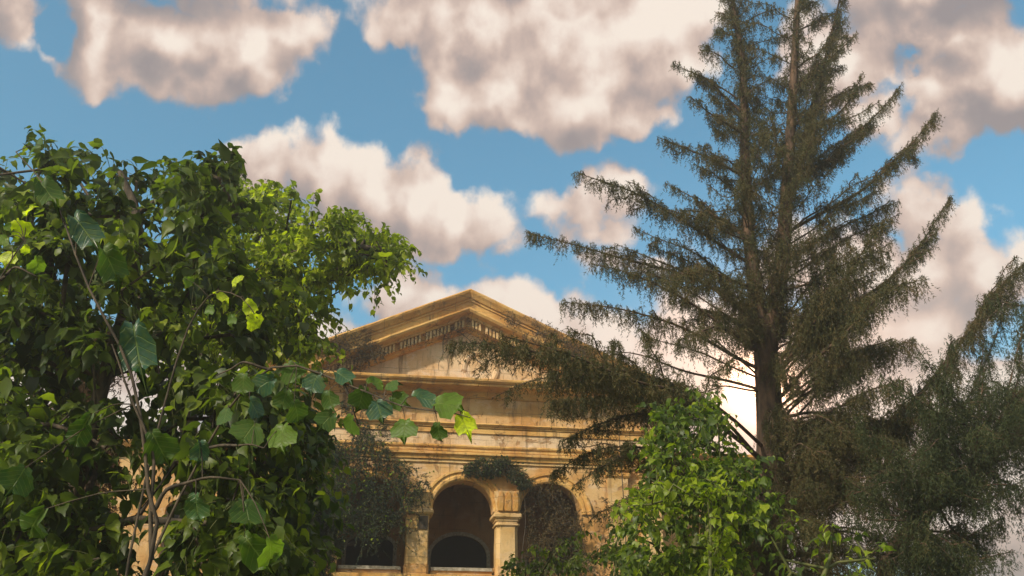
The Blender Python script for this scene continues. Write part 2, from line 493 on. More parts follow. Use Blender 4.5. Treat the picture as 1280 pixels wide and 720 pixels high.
M['needle'] = leaf_mat('spruce_needles', [(0, (0.030, 0.036, 0.015)), (0.4, (0.070, 0.072, 0.027)), (0.7, (0.120, 0.095, 0.038)), (1, (0.22, 0.13, 0.06))], 0.3, 0.6, clump=2.4, spec=0.2, tgain=1.2)
M['needle_green'] = leaf_mat('green_spruce_needles', [(0, (0.018, 0.028, 0.012)), (0.4, (0.042, 0.058, 0.022)), (0.75, (0.075, 0.085, 0.032)), (1, (0.15, 0.11, 0.05))], 0.35, 0.6, clump=2.2, spec=0.2, tgain=1.2)
M['needle_dark'] = leaf_mat('dark_juniper_needles', [(0, (0.015, 0.024, 0.014)), (0.5, (0.030, 0.045, 0.022)), (1, (0.08, 0.07, 0.03))], 0.2, 0.6, clump=1.5, spec=0.2, tgain=1.0)
M['needle_brown'] = leaf_mat('withered_needles', [(0, (0.05, 0.03, 0.02)), (0.5, (0.11, 0.06, 0.035)), (1, (0.17, 0.11, 0.05))], 0.2, 0.8, clump=1.2, spec=0.1, tgain=1.0)
M['needle_rust'] = leaf_mat('rusty_dry_creeper', [(0, (0.035, 0.030, 0.018)), (0.5, (0.08, 0.06, 0.028)), (1, (0.20, 0.12, 0.05))], 0.2, 0.8, clump=2.0, spec=0.1, tgain=1.0)

# ------------------------------------------------------------------ ground
g = MB()
g.quad((-1500, -1500, 0), (1500, -1500, 0), (1500, 1500, 0), (-1500, 1500, 0))
tag(g.build('ground', M['ground']), kind='structure')

# ------------------------------------------------------------------ the mansion (local x along the front, -y outward)
TH = R(9)
OX, OY = -1.3886, 30.0
house = thing('mansion', (OX, OY, 0), 'ruined ochre mansion with triangular pediment and arched loggia behind the trees', 'building', rz=TH)
UC = -0.13
BX = (UC - 2.77, UC, UC + 2.77)        # loggia bays
SPR = 7.38                             # arch springing
RA = 0.95

def hworld(u, z, w):                   # front coordinates to world
    return Vector((OX + math.cos(TH) * u + math.sin(TH) * w, OY + math.sin(TH) * u - math.cos(TH) * w, z))

def fac(x, y, w=0.0):                  # the front point seen in the direction of photo position x, y
    r = ray(x, y)
    nx, ny = math.sin(TH), -math.cos(TH)
    ox, oy = OX + nx * w, OY + ny * w
    t_ = (ox * nx + oy * ny) / (r.x * nx + r.y * ny)
    p = r * t_
    return (p.x - ox) * math.cos(TH) + (p.y - oy) * math.sin(TH), p.z + CZ

def wall_open(name, u0, u1, zb, zt, y0, y1, ops, mat, step=0.4, jit=0.006):
    """wall slab with openings; ops: (centre, half width, sill z, springing z, rise)"""
    us = set([u0, u1])
    n = int((u1 - u0) / step)
    for i in range(n + 1): us.add(u0 + (u1 - u0) * i / max(n, 1))
    for c, h, s_, sp, rise in ops:
        us = {u for u in us if not (c - h - 0.02 < u < c + h + 0.02)}
        for i in range(21):
            us.add(c - h * math.cos(math.pi * i / 20))
    us = sorted(us)
    mb = MB()
    for a, b in zip(us[:-1], us[1:]):
        if b - a < 1e-5: continue
        mid = (a + b) / 2
        o = next((o for o in ops if abs(mid - o[0]) < o[1]), None)
        def top(u, o):
            q = max(0.0, 1 - ((u - o[0]) / o[1]) ** 2)
            return o[3] + o[4] * math.sqrt(q)
        if o is None:
            for y, fl in ((y0, 0), (y1, 1)):
                zz = np.linspace(zb, zt, max(2, int((zt - zb) / 0.6)))
                for za, zc in zip(zz[:-1], zz[1:]):
                    q = [(a, y, za), (b, y, za), (b, y, zc), (a, y, zc)]
                    mb.quad(*(q if not fl else q[::-1]))
            mb.quad((a, y0, zt), (b, y0, zt), (b, y1, zt), (a, y1, zt))
        else:
            ta, tb = top(a, o), top(b, o)
            for y, fl in ((y0, 0), (y1, 1)):
                q = [(a, y, zb), (b, y, zb), (b, y, o[2]), (a, y, o[2])]
                if o[2] > zb: mb.quad(*(q if not fl else q[::-1]))
                q = [(a, y, ta), (b, y, tb), (b, y, zt), (a, y, zt)]
                mb.quad(*(q if not fl else q[::-1]))
            mb.quad((a, y0, ta), (a, y1, ta), (b, y1, tb), (b, y0, tb))
            if o[2] > zb: mb.quad((a, y0, o[2]), (b, y0, o[2]), (b, y1, o[2]), (a, y1, o[2]))
            mb.quad((a, y0, zt), (b, y0, zt), (b, y1, zt), (a, y1, zt))
    for c, h, s_, sp, rise in ops:
        for sx in (-1, 1):
            x = c + sx * h
            q = [(x, y0, s_), (x, y1, s_), (x, y1, sp), (x, y0, sp)]
            mb.quad(*(q if sx < 0 else q[::-1]))
    for x in (u0, u1):
        mb.quad((x, y0, zb), (x, y1, zb), (x, y1, zt), (x, y0, zt))
    o = mb.build(name, mat, house)
    m_ = o.modifiers.new('weld', 'WELD'); m_.merge_threshold = 0.001
    return o

EU = 6.35                              # half width of the portico block
# front wall above and beside the loggia, then ground floor below
wall_open('wall', UC - EU, UC + EU, 7.38, 11.0, 0.0, 0.55,
          [(BX[0], 0.98, 7.38, SPR, RA), (BX[1], 0.95, 7.38, SPR, RA), (BX[2], 0.98, 7.38, SPR, RA)], M['plaster'])
for a_, b_ in ((UC - EU, BX[0] - .98), (BX[2] + .98, UC + EU)):
    wall_open('wall', a_, b_, 5.45, 7.378, 0.0, 0.55, [], M['plaster'])
for cu_ in (UC - 1.385, UC + 1.385):
    mb = MB(); mb.box(cu_ - .42, cu_ + .42, .012, .54, 7.376, 7.44); mb.build('impost', M['stone'], house)
wall_open('wall', UC - EU, UC + EU, 0.0, 5.30, 0.0, 0.55,
          [(BX[0], 0.7, 1.0, 3.6, 0.3), (BX[1], 0.8, 0.02, 3.6, 0.5), (BX[2], 0.7, 1.0, 3.6, 0.3)], M['plaster'])
mb = MB(); mb.box(UC - EU - .1, UC + EU + .1, -0.22, 0.5, 5.303, 5.447); mb.jitter(0.01)
mb.build('string_course', M['trim'], house)
# side walls and rear
mb = MB()
mb.box(UC - EU, UC - EU + 0.5, 0.553, 14, 0, 11.3); mb.box(UC + EU - 0.5, UC + EU, 0.553, 14, 0, 11.3)
mb.box(UC - EU, UC + EU, 14.003, 14.4, 0, 11.3)
mb.build('side_wall', M['plaster'], house)
# loggia: floor, ceiling, back wall with arched windows
mb = MB(); mb.box(UC - EU + .5, UC + EU - .5, 0.553, 3.0, 5.2, 5.5); mb.build('loggia_floor', M['sill'], house)
mb = MB(); mb.box(UC - EU + .5, UC + EU - .5, 0.553, 3.0, 8.75, 8.9)
for bx in BX:
    pass
for k_ in range(7):
    x = UC - 3.9 + k_ * 1.3
    mb.box(x - .09, x + .09, 0.56, 2.99, 8.60, 8.748)
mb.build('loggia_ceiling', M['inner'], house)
BW = [(fac(462, 690, -3)[0], 0.80), (fac(573.5, 690, -3)[0], 0.97), (fac(690, 690, -3)[0], 0.9)]
wall_open('loggia_wall', UC - EU + .5, UC + EU - .5, 5.5, 8.75, 3.003, 3.4,
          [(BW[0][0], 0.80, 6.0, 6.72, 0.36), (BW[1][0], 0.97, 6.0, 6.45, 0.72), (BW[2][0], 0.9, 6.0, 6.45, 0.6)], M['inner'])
for k_, (c, h) in enumerate(BW):
    rise = (0.36, 0.72, 0.6)[k_]; sp = (6.72, 6.45, 6.45)[k_]
    win = MB()
    ring = []
    for i in range(17):
        a = math.pi * i / 16
        ring.append((math.cos(a), math.sin(a)))
    def arc(hw, rs, y):
        pts = [(c + hw, y, 6.0)] + [(c + hw * x, y, sp + rs * z) for x, z in ring] + [(c - hw, y, 6.0)]
        return pts
    rings = [[arc(h + .09, rise + .09, 2.93)[i], arc(h + .09, rise + .09, 3.02)[i], arc(h - .03, rise - .03, 3.02)[i], arc(h - .03, rise - .03, 2.93)[i]] for i in range(19)]
    win.sweep(rings)
    wobj = win.build('window', M['frame'], house)
    m2 = MB(); pts = arc(h, rise, 3.25)
    i0 = len(m2.v); m2.v += pts; m2.f.append(tuple(range(len(pts))))
    m2.build('pane', M['glass'], wobj)
    m2 = MB(); m2.box(c - h - .15, c + h + .15, 2.86, 3.2, 5.90, 5.995); m2.jitter(.008); m2.build('sill', M['sill'], wobj)

# loggia parapet with a pale coping
for bx in BX:
    mb = MB(); mb.box(bx - .94, bx + .94, 0.16, 0.40, 5.452, 5.60); mb.jitter(0.008)
    pr = mb.build('parapet', M['plaster'], house)
    mb = MB(); mb.box(bx - .93, bx + .93, 0.10, 0.46, 5.603, 5.70); mb.jitter(0.01)
    mb.build('coping', M['sill'], pr)

def sweep_u(name, prof, u0, u1, zfun, mat, parent, step=0.16, jit=0.010, clampz=None, smooth=False):
    """profile (w out, dz) carried along the front"""
    n = max(2, int(abs(u1 - u0) / step))
    rings = []
    for i in range(n + 1):
        u = u0 + (u1 - u0) * i / n
        rr = []
        for j, (w, dz) in enumerate(prof):
            z = zfun(u) + dz
            if clampz is not None and z < clampz: z = clampz - 0.001 * j
            q = Vector((u, -w, z))
            if w > 0.01:
                d = mnoise.noise_vector(q * 2.2) * jit + mnoise.noise_vector(q * 9.0) * jit * 0.6
                big = mnoise.noise(q * 1.3 + Vector((5, 9, 2)))
                chip = max(0.0, big - 0.45) * 0.22 if w > 0.5 else 0
                q += Vector((0, d.y + chip, d.z))
            rr.append(q)
        rings.append(rr)
    mb = MB(); mb.sweep(rings)
    return mb.build(name, mat, parent, smooth)

APX = 14.52
SL = 0.448
ztop = lambda u: APX - SL * abs(u - UC)
CORZ = 11.42
RAKE = [(-.25, 0.02), (.93, 0.0), (.96, -.05), (.93, -.12), (.86, -.19), (.80, -.27), (.74, -.28), (.74, -.35), (.69, -.37), (.66, -.54), (.74, -.57), (.74, -.63), (.68, -.70),
        (.42, -.74), (.40, -.81), (.20, -.83), (.20, -1.06), (.12, -1.08), (.10, -1.16), (.03, -1.19), (-.25, -1.19)]
for s_ in (-1, 1):
    rk = sweep_u('raking_cornice', RAKE, UC, UC + s_ * 6.75, ztop, M['trim'], house, clampz=CORZ - 0.02)
    # dentils under the raking cornice: a few pixels each
    dn = MB()
    for i in range(46):
        u = UC + s_ * (0.16 + 0.118 * i)
        if random.random() < 0.07: continue
        z = ztop(u) - .83
        h = 0.25
        if z - h < CORZ: break
        b = len(dn.v); du = 0.037; w1 = 0.37 + random.uniform(-.01, .01)
        for uu, ww in ((u - du, .205), (u + du, .205), (u + du, w1), (u - du, w1)):
            dn.v.append((uu, -ww, z - SL * s_ * (uu - u) - h))
        for uu, ww in ((u - du, .205), (u + du, .205), (u + du, w1), (u - du, w1)):
            dn.v.append((uu, -ww, z - SL * s_ * (uu - u)))
        dn.f += [(b,b+3,b+2,b+1),(b+4,b+5,b+6,b+7),(b,b+1,b+5,b+4),(b+1,b+2,b+6,b+5),(b+2,b+3,b+7,b+6),(b+3,b,b+4,b+7)]
    tag(dn.build('dentil_row', M['stone'], rk), kind='stuff')
# tympanum
mb = MB()
n = 40
for i in range(n):
    a = UC - 6.6 + 13.2 * i / n; b = UC - 6.6 + 13.2 * (i + 1) / n
    za, zb_ = ztop(a) - .4, ztop(b) - .4
    zz = 11.003
    mb.quad((a, 0.03, zz), (b, 0.03, zz), (b, 0.03, max(zb_, zz + .01)), (a, 0.03, max(za, zz + .01)))
tym = mb.build('tympanum', M['pale'], house)
# round plaster boss left of the middle of the tympanum
mb = MB(); rings = []
cu, czz = 0.35, 12.05
for rr, ww in ((.62, .0), (.62, .06), (.55, .09), (.47, .06), (.44, .03), (.0, .035)):
    rings.append([(cu + max(rr, .001) * math.cos(a * math.pi / 16), 0.03 - ww - .001, czz + max(rr, .001) * math.sin(a * math.pi / 16)) for a in range(32)])
mb.sweep(rings, caps=False); mb.jitter(.012)
mb.build('medallion', M['pale'], house, smooth=False)
zf = lambda z: (lambda u: z)
COR = [(-.2, .07), (.86, .02), (.90, -.01), (.89, -.07), (.84, -.12), (.78, -.135), (.78, -.20), (.74, -.22), (.27, -.245), (.25, -.32), (.18, -.36), (.13, -.42), (.02, -.43), (-.2, -.43)]
sweep_u('cornice', COR, UC - 6.75, UC + 6.75, zf(CORZ), M['trim'], house)
sweep_u('frieze', [(-.1, 0), (.07, 0), (.075, -.4), (.07, -.86), (-.1, -.86)], UC - 6.4, UC + 6.4, zf(10.985), M['plaster'], house)
sweep_u('moulding', [(-.1, 0), (.20, -.01), (.22, -.05), (.18, -.09), (.13, -.10), (.13, -.15), (.05, -.17), (-.1, -.17)], UC - 6.45, UC + 6.45, zf(10.16), M['trim'], house)
sweep_u('moulding', [(-.1, 0), (.10, 0), (.10, -.14), (-.1, -.14)], UC - 6.43, UC + 6.43, zf(9.98), M['trim'], house)
sweep_u('architrave', [(-.1, 0), (.05, 0), (.05, -.38), (-.1, -.38)], UC - 6.4, UC + 6.4, zf(9.835), M['pale'], house)
sweep_u('moulding', [(-.1, 0), (.14, -.01), (.16, -.06), (.14, -.10), (.10, -.12), (.10, -.21), (.04, -.23), (-.1, -.23)], UC - 6.43, UC + 6.43, zf(9.45), M['trim'], house)
sweep_u('moulding', [(-.1, 0), (.12, 0), (.20, -.04), (.20, -.10), (.12, -.15), (.10, -.24), (.03, -.25), (-.1, -.25)], UC - 6.44, UC + 6.44, zf(9.215), M['trim'], house)
sweep_u('moulding', [(-.1, 0), (.05, 0), (.055, -.08), (-.1, -.09)], UC - 6.4, UC + 6.4, zf(8.96), M['stone'], house)

# archivolts
for k_, bx in enumerate(BX):
    r0 = (0.98, 0.95, 0.98)[k_]
    rings = []
    prof = [(0.0, .004), (0.0, .05), (.05, .085), (.13, .085), (.16, .055), (.22, .05), (.25, .10), (.31, .10), (.33, .003)]
    for i in range(33):
        a = math.pi * i / 32
        ca, sa = math.cos(a), math.sin(a)
        rr = []
        for dr, w in prof:
            jj = mnoise.noise(Vector((bx + ca, sa, dr * 3)) * 3) * 0.012
            dd = dr * min(1.0, 1.0)
            lim = (r0 + dd) * ca
            lim = max(-1.36, min(1.36, lim))
            rr.append((bx + lim + jj, -w - jj, SPR + (RA + dd) * sa + 0.003))
        rings.append(rr)
    mb = MB(); mb.sweep(rings)
    mb.build('archivolt', M['trim'], house)
    # keystone
    mb = MB()
    mb.v = [(bx-.10,-.0,SPR+RA-.02),(bx+.10,-.0,SPR+RA-.02),(bx+.10,-.15,SPR+RA-.02),(bx-.10,-.15,SPR+RA-.02),(bx-.15,-.0,SPR+RA+.36),(bx+.15,-.0,SPR+RA+.36),(bx+.15,-.17,SPR+RA+.36),(bx-.15,-.17,SPR+RA+.36)]
    mb.f = [(0,1,2,3),(7,6,5,4),(0,4,5,1),(1,5,6,2),(2,6,7,3),(3,7,4,0)]

def empty_part(name, parent):
    o = bpy.data.objects.new(name, None); COL.objects.link(o); o.parent = parent
    return o

def sq_ring(cu, cy, h, z, bev=0.18):
    b = h * bev
    return [(cu-h+b,cy-h,z),(cu+h-b,cy-h,z),(cu+h,cy-h+b,z),(cu+h,cy+h-b,z),(cu+h-b,cy+h,z),(cu-h+b,cy+h,z),(cu-h,cy+h-b,z),(cu-h,cy-h+b,z)]

def column(cu, full):
    cy = 0.26
    c = MB()
    c.sweep([sq_ring(cu, cy, .37, 5.46), sq_ring(cu, cy, .37, 5.75)] ); c.jitter(.01)
    base = c.build('column', M['plaster'], house)
    s = MB(); rings = []
    for i in range(14):
        z = 5.753 + (6.96 - 5.753) * i / 13
        rings.append(sq_ring(cu, cy, .345 - .015 * i / 13, z, .32 if full else .10))
    s.sweep(rings); s.jitter(.014, 2.5)
    s.build('shaft', M['stone'], base)
    if full:       # ringed neck and fluted, leafed capital
        nk = MB()
        for z0, z1, h in ((6.965, 7.02, .375), (7.023, 7.10, .335), (7.103, 7.16, .37)):
            nk.sweep([sq_ring(cu, cy, h, z0), sq_ring(cu, cy, h + .01, (z0+z1)/2), sq_ring(cu, cy, h, z1)])
        nk.jitter(.008); nk.build('neck_ring', M['stone'], base)
        ab = MB(); ab.sweep([sq_ring(cu, cy, .40, 7.163, .1), sq_ring(cu, cy, .455, 7.22, .1), sq_ring(cu, cy, .455, 7.30, .1), sq_ring(cu, cy, .40, 7.37, .1)])
        ab.jitter(.012); ab.build('abacus', M['stone'], base)
        cp = MB(); rings = []
        for i in range(12):
            t_ = i / 11
            h = .33 + .035 * math.sin(t_ * 3.1) + .12 * t_ ** 2
            rings.append(sq_ring(cu, cy - .09, h, 7.373 + .62 * t_, .25))
        cp.sweep(rings); cp.jitter(.012)
        cp.build('capital', M['stone'], base)
        lf = MB()
        for k2 in range(3):           # pointed gothic leaves standing on the face of the capital
            x0 = cu + (-.23, 0, .23)[k2]; hw = (.115, .15, .115)[k2]
            for rw, wd in ((1.0, .03), (.62, .055)):
                ringo = []
                for zz, q in ((0, .75), (.2, 1), (.38, .95), (.5, .6), (.6, 0.06)):
                    ringo.append((zz, q * hw * rw))
                y_ = cy - .09 - .36 - wd - .0
                pts = [(x0 - q, y_ - .10 * (zz / .6), 7.39 + zz) for zz, q in ringo] + [(x0 + q, y_ - .10 * (zz / .6), 7.39 + zz) for zz, q in ringo[::-1]]
                pb = [(x, y + .14, z) for x, y, z in pts]
                lf.sweep([pts, pb])
        lf.jitter(.008); lf.build('capital_leaf', M['trim'], base)
    else:          # plain broken pier head with a painted socket in the face
        nk = MB(); nk.sweep([sq_ring(cu, cy, .35, 6.965, .1), sq_ring(cu, cy, .35, 7.22, .1)])
        nk.jitter(.015)
        nk.build('neck_block', M['stone'], base)
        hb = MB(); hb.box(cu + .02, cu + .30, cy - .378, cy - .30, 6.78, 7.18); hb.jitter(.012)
        hb.build('socket', M['bark_dark'], base)  # dark slab on the face, painting the shade inside a hole
        st = MB(); st.box(cu - .36, cu - .02, cy - .39, cy - .28, 6.80, 7.20); st.jitter(.02); st.build('broken_block', M['trim'], base)
        ab = MB(); ab.sweep([sq_ring(cu, cy, .40, 7.223, .1), sq_ring(cu, cy, .47, 7.28, .1), sq_ring(cu, cy, .47, 7.35, .1), sq_ring(cu, cy, .42, 7.40, .1)])
        ab.jitter(.015); ab.build('abacus', M['stone'], base)
        cp = MB(); rings = []
        for i in range(9):
            t_ = i / 8
            rings.append(sq_ring(cu, cy - .05, .35 + .06 * t_, 7.403 + .5 * t_, .25))
        cp.sweep(rings); cp.jitter(.03, 4); cp.build('capital', M['stone'], base)
column(UC - 1.385, False)
column(UC + 1.385, True)
# pilasters at the ends of the portico
for cu in (UC - 4.95, UC - 6.0, UC + 4.95, UC + 6.0):
    mb = MB(); rings = []
    for i in range(28):
        z = 5.45 + (8.55 - 5.45) * i / 27
        rings.append([(cu - .33, .02, z), (cu - .33, -.14, z), (cu + .33, -.14, z), (cu + .33, .02, z)])
    mb.sweep(rings); mb.jitter(.012)
    pl = mb.build('pilaster', M['stone'], house)
    mb = MB(); mb.sweep([[(cu - a, .02, z), (cu - a, -b, z), (cu + a, -b, z), (cu + a, .02, z)] for a, b, z in ((.34, .15, 8.553), (.40, .20, 8.62), (.40, .20, 8.70), (.36, .16, 8.74), (.44, .24, 8.80), (.44, .24, 8.88))])
    mb.jitter(.01); mb.build('capital', M['trim'], pl)
# roof behind the pediment
mb = MB()
for s_ in (-1, 1):
    a = (UC, .26, APX + .025); b = (UC + s_ * 6.9, .26, APX - SL * 6.9 + .025)
    c_ = (b[0], 14.6, b[2]); d_ = (UC, 14.6, a[2])
    t1 = [a, b, c_, d_]; mb.quad(*t1); mb.quad(*[(x, y, z - .12) for x, y, z in t1])
mb.build('roof', M['roof'], house)
# left wing, lower and set back
wall_open('wing_wall', -19.5, UC - EU - 0.003, 0, 9.1, 1.2, 1.7,
          [(-8.6, .6, 5.9, 7.4, .35), (-11.6, .6, 5.9, 7.4, .35), (-14.6, .6, 5.9, 7.4, .35), (-8.6, .6, 1.2, 3.2, .2), (-11.6, .6, 1.2, 3.2, .2)], M['plaster'])
sweep_u('wing_cornice', [(-1.6, .3), (-.8, .3), (-.75, .2), (-.85, .1), (-1.0, .02), (-1.1, -.15), (-1.6, -.15)], -19.5, UC - EU - .01, zf(9.2), M['trim'], house)
for cx in (-8.6, -11.6, -14.6):
    mb = MB(); mb.quad((cx - .6, 1.5, 5.9), (cx + .6, 1.5, 5.9), (cx + .6, 1.5, 7.8), (cx - .6, 1.5, 7.8))
    wob = mb.build('window', M['glass'], house)
    mb = MB(); mb.box(cx - .62, cx - .54, 1.40, 1.49, 5.9, 7.5); mb.box(cx + .54, cx + .62, 1.40, 1.49, 5.9, 7.5); mb.box(cx - .03, cx + .03, 1.41, 1.49, 5.9, 7.74)
    mb.build('frame', M['frame'], wob)
# right wing, one storey lower
wall_open('wing_wall', UC + EU + 0.003, 10.8, 0, 9.3, 1.0, 1.5, [(8.6, .6, 5.9, 7.4, .35)], M['plaster'])
sweep_u('wing_cornice', [(-1.5, .3), (-.6, .3), (-.55, .2), (-.65, .1), (-.8, .02), (-.9, -.15), (-1.5, -.15)], UC + EU + .01, 10.9, zf(9.4), M['trim'], house)
mb = MB(); mb.quad((8.0, 1.35, 5.9), (9.2, 1.35, 5.9), (9.2, 1.35, 7.8), (8.0, 1.35, 7.8)); mb.build('window', M['glass'], house)

# ------------------------------------------------------------------ plant building tools
def norm(a):
    return a / np.maximum(np.linalg.norm(a, axis=-1, keepdims=True), 1e-9)

LEAF_A = (np.array([(0,0,0),(0,.35,.0),(0,.68,-.01),(0,1.0,-.10),
    (.26,-.10,.05),(.47,.08,.10),(.40,.24,.08),(.52,.42,.10),(.30,.50,.06),(.24,.74,.02),
    (-.26,-.10,.05),(-.47,.08,.10),(-.40,.24,.08),(-.52,.42,.10),(-.30,.50,.06),(-.24,.74,.02)], float),
    np.array([(0,4,5),(0,5,6),(0,6,1),(1,6,7),(1,7,8),(1,8,2),(2,8,9),(2,9,3),
              (0,11,10),(0,12,11),(0,1,12),(1,13,12),(1,14,13),(1,2,14),(2,15,14),(2,3,15)]))
def round_leaf(n=11, lobes=0.10, serr=0.035):
    """broad heart-shaped leaf with shallow lobes and a toothed rim, domed and folded along the midrib"""
    V = [(0, 0, 0), (0, .3, .0), (0, .62, 0.0), (0, 1.0, -.12)]
    F = []
    for sx in (1, -1):
        rim = []
        for i in range(n):
            a = math.pi * (i + 0.6) / (n + 0.2)                # from the stalk round to the tip
            r = .52 + lobes * math.cos(3 * (a - 1.9)) + serr * (1 if i % 2 else -1)
            x = math.sin(a) * r * 1.02
            y = .42 - math.cos(a) * r * (1.0 if a > 1.5 else .98)
            if a > 2.5: x *= .72
            z = .10 * math.sin(a) + .05 * math.sin(a * 2.6) - .14 * (x * x + (y - .4) ** 2)
            rim.append(len(V)); V.append((sx * x, y, z))
        for i in range(n - 1):
            c = 0 if i < 2 else (1 if i < n * .5 else (2 if i < n - 2 else 3))
            f = (c, rim[i], rim[i + 1]); F.append(f if sx > 0 else f[::-1])
            c2 = 0 if i + 1 < 2 else (1 if i + 1 < n * .5 else (2 if i + 1 < n - 2 else 3))
            if c2 != c:
                f = (c, rim[i + 1], c2); F.append(f if sx > 0 else f[::-1])
        f = (3, rim[-1], 3)
    return np.array(V, float), np.array(F)
LEAF_N = round_leaf()
LEAF_C = (np.array([(0,0,0),(0,.45,.02),(0,1.08,-.10),(.34,-.06,.05),(.46,.22,.08),(.40,.58,.06),(.16,.80,.0),(-.34,-.06,.05),(-.46,.22,.08),(-.40,.58,.06),(-.16,.80,.0)], float),
    np.array([(0,3,4),(0,4,1),(1,4,5),(1,5,6),(1,6,2),(0,8,7),(0,1,8),(1,9,8),(1,10,9),(1,2,10)]))
LEAF_B = (np.array([(0,0,0),(0,.5,.0),(0,1.0,-.08),(.30,.12,.07),(.36,.42,.08),(.2,.76,.03),(-.30,.12,.07),(-.36,.42,.08),(-.2,.76,.03)], float),
    np.array([(0,3,4),(0,4,1),(1,4,5),(1,5,2),(0,7,6),(0,1,7),(1,8,7),(1,2,8)]))

def leaf_frames(n, droop=0.5, up=0.5, face=None):
    d = rng.normal(size=(n, 3)); d[:, 2] = d[:, 2] * 0.5 - droop
    d = norm(d)
    nn = rng.normal(size=(n, 3)) * 0.75
    nn[:, 2] += up
    if face is not None:
        nn += np.asarray(face) * 0.6
    nn = norm(nn - d * np.sum(nn * d, 1, keepdims=True))
    x = np.cross(d, nn)
    return x, d, nn

def leaves_mesh(name, pos, size, tmpl, droop=0.5, up=0.5, face=None):
    V0, F0 = tmpl
    n = len(pos)
    x, d, nn = leaf_frames(n, droop, up, face)
    curl = rng.uniform(0.5, 2.2, (n, 1, 1))
    wd = rng.uniform(0.75, 1.1, (n, 1, 1))
    V = (V0[None, :, 0:1] * wd) * x[:, None] + V0[None, :, 1:2] * d[:, None] + (V0[None, :, 2:3] * curl) * nn[:, None]
    V = pos[:, None] + V * size[:, None, None]
    Fi = F0[None] + (np.arange(n) * len(V0))[:, None, None]
    return mesh_np(name, V.reshape(-1, 3), [Fi.reshape(-1, 3)])

def tubes(name, paths, sides=5, smooth=True):
    """paths: list of (points (k,3), radii (k,))"""
    V = []; F = []; base = 0
    for P, r in paths:
        P = np.asarray(P, float); r = np.asarray(r, float)
        k = len(P)
        T = np.gradient(P, axis=0); T = norm(T)
        up = np.tile([0.13, 0.21, 0.97], (k, 1))
        flat = np.abs((T * up).sum(1)) > 0.93
        up[flat] = [1, 0, 0.1]
        if flat.any(): up[:] = [1, 0.15, 0.05] if flat.mean() > 0.3 else up
        A = norm(np.cross(T, up)); B = np.cross(T, A)
        ang = np.arange(sides) * 2 * np.pi / sides
        ring = P[:, None] + r[:, None, None] * (np.cos(ang)[None, :, None] * A[:, None] + np.sin(ang)[None, :, None] * B[:, None])
        V.append(ring.reshape(-1, 3))
        i = np.arange(k - 1)[:, None] * sides; j = np.arange(sides)[None]; j2 = (j + 1) % sides
        F.append((np.stack([i + j, i + j2, i + sides + j2, i + sides + j], -1) + base).reshape(-1, 4))
        base += k * sides
    return mesh_np(name, np.concatenate(V), [np.concatenate(F)], smooth)

def curve(pts, n=16, wob=0.0):
    """smooth path through points"""
    P = np.array([list(p) for p in pts], float)
    if len(P) == 2:
        t = np.linspace(0, 1, n)[:, None]; out = P[0] * (1 - t) + P[1] * t
    else:
        Q = np.vstack([2 * P[0] - P[1], P, 2 * P[-1] - P[-2]])
        out = []
        seg = len(P) - 1; m = max(3, n // seg)
        for i in range(seg):
            p0, p1, p2, p3 = Q[i:i+4]
            t = np.linspace(0, 1, m, endpoint=(i == seg - 1))[:, None]
            out.append(.5 * ((2 * p1) + (-p0 + p2) * t + (2*p0 - 5*p1 + 4*p2 - p3) * t**2 + (-p0 + 3*p1 - 3*p2 + p3) * t**3))
        out = np.vstack(out)
    if wob:
        ph = rng.uniform(0, 10, 3); s = np.linspace(0, 1, len(out))
        for a in range(3):
            out[:, a] += wob * np.sin(s * 9 + ph[a]) * np.sin(s * np.pi)
    return out

def inside(poly, x, y):
    c = False; j = len(poly) - 1
    for i in range(len(poly)):
        if (poly[i][1] > y) != (poly[j][1] > y) and x < (poly[j][0]-poly[i][0])*(y-poly[i][1])/(poly[j][1]-poly[i][1]) + poly[i][0]:
            c = not c
        j = i
    return c

def sample_crown(poly, n, d0, d1, thresh, nscale=1.4, gaps=()):
    """cluster centres through the crown's volume, clumped by 3D noise"""
    xs = [p[0] for p in poly]; ys = [p[1] for p in poly]
    out = []; tries = 0
    off = Vector((rng.uniform(0, 50), rng.uniform(0, 50), 0))
    while len(out) < n and tries < n * 60:
        tries += 1
        x = random.uniform(min(xs), max(xs)); y = random.uniform(min(ys), max(ys))
        if not inside(poly, x, y): continue
        if any(((x - gx) / grx) ** 2 + ((y - gy) / gry) ** 2 < 1 and random.random() < gk for gx, gy, grx, gry, gk in gaps): continue
        D = random.uniform(d0, d1)
        p = at(x, y, D)
        if p.z < 0.15: continue
        if mnoise.noise(p * nscale + off) < thresh: continue
        out.append(p)
    return np.array([list(p) for p in out])

